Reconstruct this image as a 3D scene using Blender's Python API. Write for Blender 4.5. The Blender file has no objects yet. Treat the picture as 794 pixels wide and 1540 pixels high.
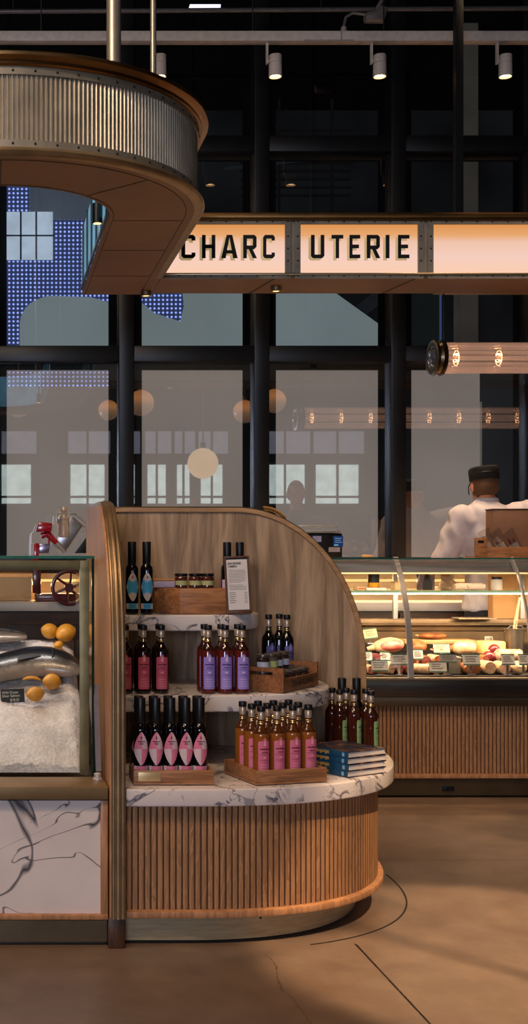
import bpy, bmesh, math, random
from mathutils import Vector, Matrix
random.seed(7)
sc = bpy.context.scene
C = sc.collection
PI = math.pi
# ---------------------------------------------------------------- camera model
F, VX, VY, H = 1840.0, -15.0, 830.0, 1.25     # focal in px, vanishing point, eye height
def S(Y): return F / Y
def X(px, Y): return (px - VX) * Y / F
def Z(py, Y): return H + (VY - py) * Y / F
def P(px, py, Y): return Vector((X(px, Y), Y, Z(py, Y)))

# ---------------------------------------------------------------- materials
MATS = {}
def _nt(name):
    m = bpy.data.materials.new(name); m.use_nodes = True
    nt = m.node_tree; b = nt.nodes['Principled BSDF']
    return m, nt, b
def lin(c):
    return tuple(((v/255)/12.92 if v/255 <= .04045 else ((v/255+.055)/1.055)**2.4) for v in c) + (1,)
def coords(nt, scale=(1,1,1), rot=(0,0,0), kind='Object'):
    t = nt.nodes.new('ShaderNodeTexCoord'); mp = nt.nodes.new('ShaderNodeMapping')
    mp.inputs['Scale'].default_value = scale; mp.inputs['Rotation'].default_value = rot
    nt.links.new(t.outputs[kind], mp.inputs['Vector']); return mp.outputs['Vector']
def noise(nt, vec, scale=5, detail=4, rough=.5, dist=0):
    n = nt.nodes.new('ShaderNodeTexNoise')
    n.inputs['Scale'].default_value = scale; n.inputs['Detail'].default_value = detail
    n.inputs['Roughness'].default_value = rough; n.inputs['Distortion'].default_value = dist
    if vec is not None: nt.links.new(vec, n.inputs['Vector'])
    return n
def ramp(nt, fac, stops):
    r = nt.nodes.new('ShaderNodeValToRGB'); e = r.color_ramp.elements
    while len(e) < len(stops): e.new(.5)
    for el, (p, c) in zip(e, stops):
        el.position = p; el.color = c if len(c) == 4 else lin(c)
    nt.links.new(fac, r.inputs['Fac']); return r.outputs['Color']
def mathn(nt, op, a, b=None, c=None):
    n = nt.nodes.new('ShaderNodeMath'); n.operation = op
    for i, v in enumerate((a, b, c)):
        if v is None: continue
        if isinstance(v, (int, float)): n.inputs[i].default_value = v
        else: nt.links.new(v, n.inputs[i])
    return n.outputs[0]
def mixc(nt, fac, a, b, blend='MIX'):
    n = nt.nodes.new('ShaderNodeMix'); n.data_type = 'RGBA'; n.blend_type = blend
    for sock, v in ((n.inputs[0], fac), (n.inputs[6], a), (n.inputs[7], b)):
        if isinstance(v, (int, float)): sock.default_value = v
        elif isinstance(v, tuple): sock.default_value = v
        else: nt.links.new(v, sock)
    return n.outputs[2]
def bump(nt, b, h, strength=.2, dist=.01):
    n = nt.nodes.new('ShaderNodeBump'); n.inputs['Strength'].default_value = strength; n.inputs['Distance'].default_value = dist
    nt.links.new(h, n.inputs['Height']); nt.links.new(n.outputs['Normal'], b.inputs['Normal'])
def plain(name, rgb, rough=.5, metal=0, var=.12, scale=30, emit=0, ecol=None, trans=0, coat=0, stretch=(1,1,1), bmp=0):
    if name in MATS: return MATS[name]
    m, nt, b = _nt(name); c = lin(rgb)
    n = noise(nt, coords(nt, stretch), scale, 3)
    lo = tuple(v*(1-var) for v in c[:3])+(1,); hi = tuple(min(1, v*(1+var)) for v in c[:3])+(1,)
    col = ramp(nt, n.outputs['Fac'], [(.3, lo), (.7, hi)])
    nt.links.new(col, b.inputs['Base Color'])
    b.inputs['Roughness'].default_value = rough; b.inputs['Metallic'].default_value = metal
    if trans: b.inputs['Transmission Weight'].default_value = trans
    if coat: b.inputs['Coat Weight'].default_value = coat
    if emit:
        b.inputs['Emission Strength'].default_value = emit
        if ecol: b.inputs['Emission Color'].default_value = lin(ecol)
        else: nt.links.new(col, b.inputs['Emission Color'])
    if bmp: bump(nt, b, n.outputs['Fac'], bmp)
    MATS[name] = m; return m
def wood(name, c1, c2, axis='Z', scale=1.0, rough=.45, rings=True):
    if name in MATS: return MATS[name]
    m, nt, b = _nt(name)
    st = {'Z': (9, 9, .9), 'X': (.9, 9, 9), 'Y': (9, .9, 9)}[axis]
    v = coords(nt, tuple(s*scale for s in st))
    n1 = noise(nt, v, 2.2, 5, .55, .6)
    n2 = noise(nt, coords(nt, tuple(s*scale*7 for s in st)), 6, 3, .6)
    w = mathn(nt, 'FRACT', mathn(nt, 'MULTIPLY', n1.outputs['Fac'], 7.0))
    w2 = mathn(nt, 'PINGPONG', mathn(nt, 'MULTIPLY', n1.outputs['Fac'], 9.0), 1.0) if rings else w
    f = mathn(nt, 'ADD', mathn(nt, 'MULTIPLY', w2, .6), mathn(nt, 'MULTIPLY', n2.outputs['Fac'], .4))
    nt.links.new(ramp(nt, f, [(.1, c1), (.85, c2)]), b.inputs['Base Color'])
    b.inputs['Roughness'].default_value = rough
    bump(nt, b, n2.outputs['Fac'], .12, .004)
    MATS[name] = m; return m
def marble(name, base, vein, scale=2.4, seed=0.0, width=.035):
    if name in MATS: return MATS[name]
    m, nt, b = _nt(name)
    mp = coords(nt, (1, 1, 1.25), (.3, .5, .35+seed))
    v2 = None
    for sc_, wd, det in ((scale, width, 4), (scale*2.3, width*.8, 3)):
        n = noise(nt, mp, sc_, det, .55, 1.0)
        a = mathn(nt, 'ABSOLUTE', mathn(nt, 'SUBTRACT', n.outputs['Fac'], .5))
        wm_ = ramp(nt, noise(nt, mp, sc_*1.6, 2, .5).outputs['Fac'], [(.40, (.02,.02,.02,1)), (.66, (1,1,1,1))])
        v = mathn(nt, 'MINIMUM', mathn(nt, 'DIVIDE', a, mathn(nt, 'ADD', mathn(nt, 'MULTIPLY', wm_, wd), .0015)), 1.0)
        gate = ramp(nt, noise(nt, mp, sc_*.8, 1).outputs['Fac'], [(.42, (0,0,0,1)), (.52, (1,1,1,1))])
        v = mathn(nt, 'MAXIMUM', v, mathn(nt, 'SUBTRACT', 1.0, gate))
        v2 = v if v2 is None else mathn(nt, 'MINIMUM', v2, v)
    cl = ramp(nt, noise(nt, mp, 3, 5).outputs['Fac'], [(.25, lin(tuple(int(q*.9) for q in base))), (.7, lin(base))])
    nt.links.new(mixc(nt, v2, lin(vein), cl), b.inputs['Base Color'])
    b.inputs['Roughness'].default_value = .22
    MATS[name] = m; return m
def glass(name, tint=(235,245,240), refl=.08, rough=.02, rcol=(255,255,255)):
    if name in MATS: return MATS[name]
    m, nt, b = _nt(name); nt.nodes.remove(b); out = nt.nodes['Material Output']
    t = nt.nodes.new('ShaderNodeBsdfTransparent'); g = nt.nodes.new('ShaderNodeBsdfGlossy')
    t.inputs['Color'].default_value = lin(tint); g.inputs['Roughness'].default_value = rough
    g.inputs['Color'].default_value = lin(rcol)
    lw = nt.nodes.new('ShaderNodeFresnel'); lw.inputs['IOR'].default_value = 1.45
    n = noise(nt, coords(nt), 2, 1)
    f = mathn(nt, 'ADD', mathn(nt, 'MULTIPLY', lw.outputs[0], .6), mathn(nt, 'ADD', refl-.01, mathn(nt, 'MULTIPLY', n.outputs['Fac'], .02)))
    mx = nt.nodes.new('ShaderNodeMixShader'); nt.links.new(f, mx.inputs[0])
    nt.links.new(t.outputs[0], mx.inputs[1]); nt.links.new(g.outputs[0], mx.inputs[2])
    nt.links.new(mx.outputs[0], out.inputs['Surface']); MATS[name] = m; return m
def glow(name, rgb, strength, var=.05, scale=4):
    if name in MATS: return MATS[name]
    m, nt, b = _nt(name); nt.nodes.remove(b); out = nt.nodes['Material Output']
    e = nt.nodes.new('ShaderNodeEmission'); c = lin(rgb)
    n = noise(nt, coords(nt), scale, 2)
    nt.links.new(ramp(nt, n.outputs['Fac'], [(.3, tuple(v*(1-var) for v in c[:3])+(1,)), (.7, c)]), e.inputs['Color'])
    e.inputs['Strength'].default_value = strength
    nt.links.new(e.outputs[0], out.inputs['Surface']); MATS[name] = m; return m

# ---------------------------------------------------------------- mesh builder
class MB:
    def __init__(self): self.bm = bmesh.new(); self.mi = 0
    def _f(self, vs, smooth=False):
        try:
            f = self.bm.faces.new(vs); f.material_index = self.mi; f.smooth = smooth; return f
        except ValueError: return None
    def box(self, x0, x1, y0, y1, z0, z1, bev=0, M=None):
        return self.prism([(x0,y0),(x1,y0),(x1,y1),(x0,y1)], z0, z1, bev, M)
    def prism(self, poly, z0, z1, bev=0, M=None, seg=2, smooth=False):
        """polygon in XY extruded along Z, then M"""
        b2 = bmesh.new()
        lo = [b2.verts.new((x, y, z0)) for x, y in poly]; hi = [b2.verts.new((x, y, z1)) for x, y in poly]
        n = len(poly); b2.faces.new(lo[::-1]); b2.faces.new(hi)
        for i in range(n):
            f = b2.faces.new((lo[i], lo[(i+1) % n], hi[(i+1) % n], hi[i])); f.smooth = smooth
        bmesh.ops.recalc_face_normals(b2, faces=b2.faces)
        if bev:
            if smooth:
                ed = [e for e in b2.edges if abs(e.verts[0].co.z-e.verts[1].co.z) < 1e-6]
            else: ed = list(b2.edges)
            bmesh.ops.bevel(b2, geom=ed, offset=bev, segments=seg, affect='EDGES', profile=.5, clamp_overlap=True)
        return self.merge(b2, M)
    def merge(self, b2, M=None, keep=False):
        mp = {}
        for v in b2.verts: mp[v] = self.bm.verts.new((M @ v.co) if M else v.co)
        for f in b2.faces:
            g = self._f([mp[v] for v in f.verts], f.smooth)
            if g and keep: g.material_index = f.material_index
        b2.free(); return self
    def tube(self, pts, r, seg=10, caps=True, smooth=True, flat=1.0):
        pts = [Vector(p) for p in pts]; rs = r if isinstance(r, (list, tuple)) else [r]*len(pts)
        rings = []; up = Vector((0,0,1))
        d0 = (pts[1]-pts[0]).normalized()
        u = d0.orthogonal().normalized() if abs(d0.dot(up)) > .95 else d0.cross(up).normalized()
        for i, p in enumerate(pts):
            d = (pts[min(i+1, len(pts)-1)] - pts[max(i-1, 0)]).normalized()
            u = (u - d*u.dot(d)).normalized(); v = d.cross(u)
            rings.append([self.bm.verts.new(p + (u*math.cos(a)*flat + v*math.sin(a))*rs[i]) for a in [2*PI*k/seg for k in range(seg)]])
        for a, b in zip(rings, rings[1:]):
            for k in range(seg): self._f((a[k], a[(k+1) % seg], b[(k+1) % seg], b[k]), smooth)
        if caps: self._f(rings[0][::-1]); self._f(rings[-1])
        return self
    def lathe(self, prof, c=(0,0,0), seg=20, M=None, smooth=True, close=True, a0=0, a1=2*PI):
        c = Vector(c); full = abs(a1-a0-2*PI) < 1e-6; n = seg if full else seg+1
        rings = []
        for r, z in prof:
            if r < 1e-6:
                co = c+Vector((0,0,z)); rings.append([self.bm.verts.new((M @ co) if M else co)])
            else:
                rg = []
                for k in range(n):
                    a = a0+(a1-a0)*k/seg; co = c+Vector((r*math.cos(a), r*math.sin(a), z))
                    rg.append(self.bm.verts.new((M @ co) if M else co))
                rings.append(rg)
        for a, b in zip(rings, rings[1:]):
            for k in range(n if full else n-1):
                k2 = (k+1) % n
                if len(a) == 1 and len(b) == 1: continue
                if len(a) == 1: self._f((a[0], b[k2], b[k]), smooth)
                elif len(b) == 1: self._f((a[k], a[k2], b[0]), smooth)
                else: self._f((a[k], a[k2], b[k2], b[k]), smooth)
        if close and full:
            if len(rings[0]) > 1: self._f(rings[0][::-1])
            if len(rings[-1]) > 1: self._f(rings[-1])
        return self
    def ell(self, c, r, M=None, seg=16, rings=10, bumpy=0):
        c = Vector(c); prof = []
        b2 = bmesh.new(); bmesh.ops.create_uvsphere(b2, u_segments=seg, v_segments=rings, radius=1)
        for v in b2.verts:
            k = 1+(random.uniform(-bumpy, bumpy) if bumpy else 0)
            v.co = Vector((v.co.x*r[0]*k, v.co.y*r[1]*k, v.co.z*r[2]*k))
        for f in b2.faces: f.smooth = True
        T = Matrix.Translation(c) @ M if M else Matrix.Translation(c)
        return self.merge(b2, T)
    def sweep(self, path, normals, B, prof, closed=False, smooth=False, caps=True):
        rings = []
        for p, n in zip(path, normals):
            p = Vector(p); n = Vector(n)
            rings.append([self.bm.verts.new(p + B*b + n*h) for b, h in prof])
        m = len(prof)
        for a, b in zip(rings, rings[1:]):
            for k in range(m if closed else m-1):
                k2 = (k+1) % m; self._f((a[k], a[k2], b[k2], b[k]), smooth)
        if closed and caps: self._f(rings[0][::-1]); self._f(rings[-1])
        return self
    def quad(self, a, b, c, d):
        self._f([self.bm.verts.new(Vector(p)) for p in (a, b, c, d)]); return self
    def poly(self, pts):
        self._f([self.bm.verts.new(Vector(p)) for p in pts]); return self

def setp(o, label=None, cat=None, group=None, kind=None):
    if label: o['label'] = label
    if cat: o['category'] = cat
    if group: o['group'] = group
    if kind: o['kind'] = kind
    return o
def obj(name, mb, mats, parent=None, local=False, smooth=None):
    me = bpy.data.meshes.new(name)
    bmesh.ops.recalc_face_normals(mb.bm, faces=mb.bm.faces)
    mb.bm.to_mesh(me); mb.bm.free()
    for m in (mats if isinstance(mats, (list, tuple)) else [mats]): me.materials.append(m)
    me.set_sharp_from_angle(angle=math.radians(42))
    o = bpy.data.objects.new(name, me); C.objects.link(o)
    if parent is not None:
        o.parent = parent
        if not local: o.matrix_parent_inverse = wm(parent).inverted()
    return o
def wm(o):
    M = Matrix.Translation(o.location) @ o.rotation_euler.to_matrix().to_4x4()
    return (wm(o.parent) @ o.matrix_parent_inverse @ M) if o.parent else M
def thing(name, label, cat, loc=(0,0,0), rotz=0, group=None):
    o = bpy.data.objects.new(name, None); C.objects.link(o); o.empty_display_size = .05
    o.location = loc; o.rotation_euler = (0, 0, rotz)
    return setp(o, label, cat, group)
def struct(name, mb, mats, parent=None):
    o = obj(name, mb, mats, parent)
    if parent is None: o['kind'] = 'structure'
    return o
def sroot(name):
    o = bpy.data.objects.new(name, None); C.objects.link(o); o['kind'] = 'structure'; return o
def dup(root, loc, rotz=0, label=None, group=None):
    r = root.copy(); C.objects.link(r); r.location = loc; r.rotation_euler = (0, 0, rotz)
    if label: r['label'] = label
    if group: r['group'] = group
    for ch in list(root.children):
        c = ch.copy(); C.objects.link(c); c.parent = r
        for g in list(ch.children):
            d = g.copy(); C.objects.link(d); d.parent = c
    return r
class Repeats:
    """first call moves the prototype, later calls copy it"""
    def __init__(self, proto): self.p = proto; self.n = 0
    def __call__(self, loc, rotz, label, group):
        self.n += 1
        if self.n == 1:
            o = self.p; o.location = loc; o.rotation_euler = (0, 0, rotz); o['label'] = label; o['group'] = group; return o
        return dup(self.p, loc, rotz, label, group)
def textmesh(s, size, M, mb, align='CENTER', off=0.0, xs=1.0):
    cu = bpy.data.curves.new('writing', 'FONT'); cu.body = s; cu.size = size; cu.align_x = align; cu.offset = off; cu.resolution_u = 2
    o = bpy.data.objects.new('writing', cu); C.objects.link(o)
    dg = bpy.context.evaluated_depsgraph_get(); dg.update()
    me = bpy.data.meshes.new_from_object(o.evaluated_get(dg))
    b2 = bmesh.new(); b2.from_mesh(me)
    for v in b2.verts: v.co.x *= xs
    mb.merge(b2, M)
    bpy.data.objects.remove(o); bpy.data.meshes.remove(me); bpy.data.curves.remove(cu)
def copies(name, proto_mb, mats, parent, pts):
    """the same small part at several world points"""
    me = None
    for p in pts:
        if me is None: o = obj(name, proto_mb, mats, parent); me = o.data
        else:
            o = bpy.data.objects.new(name, me); C.objects.link(o); o.parent = parent; o.matrix_parent_inverse = wm(parent).inverted()
        o.location = p
RX = Matrix.Rotation(PI/2, 4, 'X')      # XY drawing -> XZ, facing -Y
def superpath(cx, cy, a, b, n, N=40, xs=None):
    pts = []
    for i in range(N+1):
        t = (PI/2)*i/N
        pts.append((cx + a*max(0, math.sin(t))**(2/n), cy - b*max(0, math.cos(t))**(2/n)))
    if xs is not None: pts = [(xs, cy-b)] + pts
    return pts
def resample(pts, step):
    L = [0]
    for p, q in zip(pts, pts[1:]): L.append(L[-1]+math.dist(p, q))
    n = max(1, round(L[-1]/step)); out = []; j = 0
    for i in range(n+1):
        s = L[-1]*i/n
        while j < len(L)-2 and L[j+1] < s: j += 1
        t = (s-L[j])/max(1e-9, L[j+1]-L[j]); p, q = pts[j], pts[j+1]
        out.append((p[0]+(q[0]-p[0])*t, p[1]+(q[1]-p[1])*t))
    return out
def norms(pts):
    out = []
    for i in range(len(pts)):
        a = pts[max(0, i-1)]; b = pts[min(len(pts)-1, i+1)]
        d = (b[0]-a[0], b[1]-a[1]); l = math.hypot(*d) or 1
        out.append((d[1]/l, -d[0]/l))
    return out
def corrugate(mb, path, pitch, prof, z0, z1, smooth=False, mids=None):
    k = len(prof); fine = resample(path, pitch/k); nn = norms(fine); vs = []
    for i, (p, n) in enumerate(zip(fine, nn)):
        d = prof[i % k]; x, y = p[0]+n[0]*d, p[1]+n[1]*d
        vs.append((mb.bm.verts.new((x, y, z0)), mb.bm.verts.new((x, y, z1))))
    for i, (a, b) in enumerate(zip(vs, vs[1:])):
        if mids: mb.mi = mids[i % k]
        mb._f((a[0], b[0], b[1], a[1]), smooth)
    mb.mi = 0
def hsweep(mb, path, prof, closed=True, smooth=False):
    """prof: (outward, z)"""
    nn = norms(path)
    mb.sweep([(x, y, 0) for x, y in path], [(a, b, 0) for a, b in nn], Vector((0,0,1)), [(z, o) for o, z in prof], closed, smooth)

# ---------------------------------------------------------------- shared materials
M_oak   = wood('oak_panel', (120,95,70), (182,153,122), 'Z', .42)
M_slat  = [wood('oak_slat', (134,94,60), (180,134,92), 'Z', 1.6, .5, False), plain('slat_groove_shade', (98,66,42), .8)]  # groove faces painted darker for the shade between slats
M_oakx  = wood('oak_box', (116,74,44), (170,116,72), 'X', 2.0)
M_oakwarm = wood('oak_warm', (150,104,68), (192,140,96), 'Z', 1.2)
M_dkwood = wood('dark_wood', (38,24,18), (70,46,32), 'X', 1.0)
M_bronze = plain('bronze', (148,124,92), .40, .7, .2, 14, stretch=(1,1,1))
M_bronzed = plain('bronze_dark', (112,84,52), .38, 1, .25, 10)
M_nickel = plain('aged_nickel', (182,172,154), .4, .7, .18, 9)
M_kick  = plain('kick_metal', (168,154,124), .42, .5, .15, 12, stretch=(1,1,8))
M_steel = plain('brushed_steel', (190,188,184), .32, .55, .12, 20, stretch=(1,30,30))
M_black = plain('black_plastic', (14,14,16), .4)
M_blackm = plain('black_metal', (16,17,20), .45, .3)
M_marb  = marble('marble_white', (228,218,214), (84,84,100), 3.4, 0, .042)
M_marbp = marble('marble_panel', (230,216,208), (58,58,66), 1.25, 2.1, .016)
M_case  = glass('case_glass', (246,250,247), .035)
M_edge  = plain('glass_edge', (40,98,88), .15, 0, .2, 20)
M_paper = plain('paper', (214,206,196), .8)
M_ink   = plain('ink', (34,30,34), .7)
M_white = plain('white_paint', (196,186,178), .5)
# ================================================================ room shell
W = 7.90                                     # plane of the window wall
def floor_mat():
    m, nt, b = _nt('concrete_floor'); v = coords(nt)
    n1 = noise(nt, v, .9, 6, .6, .6); n2 = noise(nt, v, 7, 5, .65); n3 = noise(nt, v, 60, 2)
    f = mathn(nt, 'ADD', mathn(nt, 'MULTIPLY', n1.outputs['Fac'], .6), mathn(nt, 'MULTIPLY', n2.outputs['Fac'], .4))
    col = ramp(nt, f, [(.3, (92,76,64)), (.5, (120,100,84)), (.7, (144,122,102))])
    sp = nt.nodes.new('ShaderNodeSeparateXYZ'); nt.links.new(v, sp.inputs[0])
    wob = mathn(nt, 'MULTIPLY', mathn(nt, 'SUBTRACT', n3.outputs['Fac'], .5), .004)
    jx = mathn(nt, 'LESS_THAN', mathn(nt, 'ABSOLUTE', mathn(nt, 'ADD', mathn(nt, 'SUBTRACT', sp.outputs[0], 1.165), wob)), .0035)
    jx = mathn(nt, 'MULTIPLY', jx, mathn(nt, 'LESS_THAN', sp.outputs[1], 3.90))
    jy = mathn(nt, 'LESS_THAN', mathn(nt, 'ABSOLUTE', mathn(nt, 'ADD', mathn(nt, 'SUBTRACT', sp.outputs[1], 4.96), wob)), .006)
    jy = mathn(nt, 'MULTIPLY', jy, mathn(nt, 'GREATER_THAN', sp.outputs[0], 1.3))
    n4 = noise(nt, coords(nt, (1,.6,1)), 3, 6, .7)
    cr = mathn(nt, 'ADD', mathn(nt, 'SUBTRACT', sp.outputs[0], .855), mathn(nt, 'MULTIPLY', mathn(nt, 'SUBTRACT', n4.outputs['Fac'], .5), .16))
    jc = mathn(nt, 'MULTIPLY', mathn(nt, 'LESS_THAN', mathn(nt, 'ABSOLUTE', cr), .0016), mathn(nt, 'LESS_THAN', sp.outputs[1], 3.8))
    j = mathn(nt, 'MAXIMUM', mathn(nt, 'MAXIMUM', jx, mathn(nt, 'MULTIPLY', jy, .35)), mathn(nt, 'MULTIPLY', jc, .6))
    nt.links.new(mixc(nt, j, col, (.006, .004, .003, 1)), b.inputs['Base Color'])
    nt.links.new(ramp(nt, n1.outputs['Fac'], [(.3, (.28,.28,.28,1)), (.7, (.46,.46,.46,1))]), b.inputs['Roughness'])
    bump(nt, b, n2.outputs['Fac'], .06, .01)
    return m
M_floor = floor_mat()
XL, XR, YB, ZT = -4.0, 7.0, -6.2, 5.4
mb = MB(); mb.box(XL, XR, YB, 11.5, -.1, 0); floor = struct('floor', mb, M_floor)
# round saw cut in the concrete around the end of the display base
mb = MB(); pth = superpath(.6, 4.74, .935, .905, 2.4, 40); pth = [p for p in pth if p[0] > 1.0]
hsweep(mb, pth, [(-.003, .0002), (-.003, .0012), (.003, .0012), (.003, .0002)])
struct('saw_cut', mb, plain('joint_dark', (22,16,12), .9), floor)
M_wall = plain('dark_wall', (58,52,48), .8, 0, .1, 3)
mb = MB(); mb.box(XL-.1, XL, YB, 11.5, 0, ZT); struct('wall_left', mb, M_wall)
mb = MB(); mb.box(XR, XR+.1, YB, 11.5, 0, ZT); struct('wall_right', mb, M_wall)
mb = MB(); mb.box(XL, XR, 11.5, 11.6, 0, ZT); struct('wall_back', mb, plain('night_wall', (40,40,42), .9, 0, .5, 1.2, .55))  # faint glow put into the wall to lift the dark panes
mb = MB(); mb.box(XL, XR, YB, 11.5, ZT, ZT+.1); struct('ceiling', mb, plain('dark_ceiling', (34,31,30), .85))
# wall behind the camera with its own daylight windows (seen mirrored in the glazing)
mb = MB(); mb.box(XL, XR, YB-.1, YB, 0, ZT); struct('wall_front', mb, plain('street_wall', (70,64,60), .8))
M_day = glow('daylight', (214,232,228), 2.3, .25, 6); M_day2 = glow('daylight_dim', (170,170,190), .8, .2, 8)
dayx = [(-.35,.72),(1.42,2.02),(2.32,2.55),(2.78,3.1),(3.3,3.52),(3.72,4.1),(4.85,5.55),(5.75,6.5)]
wr = sroot('window_9'); mb = MB(); md = MB(); mf = MB()
for a, b in dayx:
    a, b = a*1.02, b*1.02
    mb.box(a, b, YB+.01, YB+.02, 2.12, 2.82); md.box(a-.04, b+.1, YB+.01, YB+.02, 3.02, 3.42)
    mf.box((a+b)/2-.02, (a+b)/2+.02, YB+.02, YB+.05, 2.12, 3.42); mf.box(a, b, YB+.02, YB+.05, 2.22, 2.26)
obj('pane', mb, M_day, wr); obj('transom_pane', md, M_day2, wr); obj('frame', mf, M_blackm, wr)

# window wall ----------------------------------------------------------------
M_frame = plain('window_frame_paint', (20,21,25), .4, .2)
M_pane = glass('window_glass', (215,222,222), .20, .012)
M_pane2 = glass('window_glass_upper', (150,156,160), .05, .012)
def blind_mat(name, rgb, emit):
    m, nt, b = _nt(name); v = coords(nt, (1,1,1))
    n = noise(nt, v, 1.3, 3); n2 = noise(nt, coords(nt, (240,1,240)), 3, 1)
    f = mathn(nt, 'ADD', mathn(nt, 'MULTIPLY', n.outputs['Fac'], .75), mathn(nt, 'MULTIPLY', n2.outputs['Fac'], .25))
    c = lin(rgb); col = ramp(nt, f, [(.3, tuple(q*.8 for q in c[:3])+(1,)), (.7, c)])
    nt.links.new(col, b.inputs['Base Color']); nt.links.new(col, b.inputs['Emission Color'])
    b.inputs['Emission Strength'].default_value = emit; b.inputs['Roughness'].default_value = .9  # emission stands in for daylight coming through the cloth
    return m
M_blind = blind_mat('roller_blind', (140,126,120), 1.1)
M_blind2 = blind_mat('roller_blind_upper', (124,132,132), 2.3)
def dots_mat():
    """perforated screen with daylight behind its holes"""
    m, nt, b = _nt('perforated_screen'); v = coords(nt)
    sp = nt.nodes.new('ShaderNodeSeparateXYZ'); nt.links.new(v, sp.inputs[0])
    k = 2*PI/.040
    sx = mathn(nt, 'SINE', mathn(nt, 'MULTIPLY', mathn(nt, 'ADD', sp.outputs[0], sp.outputs[2]), k*.72))
    sz = mathn(nt, 'SINE', mathn(nt, 'MULTIPLY', mathn(nt, 'SUBTRACT', sp.outputs[0], sp.outputs[2]), k*.72))
    d = mathn(nt, 'MULTIPLY', sx, sz)
    hole = ramp(nt, d, [(.25, (0,0,0,1)), (.7, (1,1,1,1))])
    n = noise(nt, v, 1.1, 2)
    mask = ramp(nt, n.outputs['Fac'], [(.30, (.5,.5,.5,1)), (.45, (1,1,1,1))])
    e = mathn(nt, 'ADD', mathn(nt, 'MULTIPLY', mathn(nt, 'MULTIPLY', hole, mask), 3.4), .25)
    b.inputs['Base Color'].default_value = lin((60,66,90))
    b.inputs['Emission Color'].default_value = lin((150,168,250)); nt.links.new(e, b.inputs['Emission Strength'])
    return m
M_dots = dots_mat()
def frit_mat():
    m, nt, b = _nt('frit_dots'); v = coords(nt)
    sp = nt.nodes.new('ShaderNodeSeparateXYZ'); nt.links.new(v, sp.inputs[0]); k = 2*PI/.03
    d = mathn(nt, 'MULTIPLY', mathn(nt, 'SINE', mathn(nt, 'MULTIPLY', sp.outputs[0], k)), mathn(nt, 'SINE', mathn(nt, 'MULTIPLY', sp.outputs[2], k)))
    nt.links.new(ramp(nt, d, [(.3, (9,9,11)), (.8, (44,42,44))]), b.inputs['Base Color']); b.inputs['Roughness'].default_value = .6
    return m
M_frit = frit_mat()
MX = [X(p, W) for p in (-15, 189, 391.5, 596, 800, 1004)]           # mullion centres
TZ = [Z(850, W), Z(533, W), Z(218, W), 5.35]                       # transom centres (sill first)
mw, tw_ = .048, .052
lowall = MB(); lowall.box(-3.9, 6.9, W+.02, W+.14, 0, 1.12); struct('wall_sill', lowall, plain('backsplash', (196,178,150), .5, 0, .12, 6))
bays = [(-3.6,-2.7),(-2.7,-1.8),(-1.8,-.9),(-.9,0)] + list(zip(MX, MX[1:])) + [(MX[-1],MX[-1]+.9)]
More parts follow.
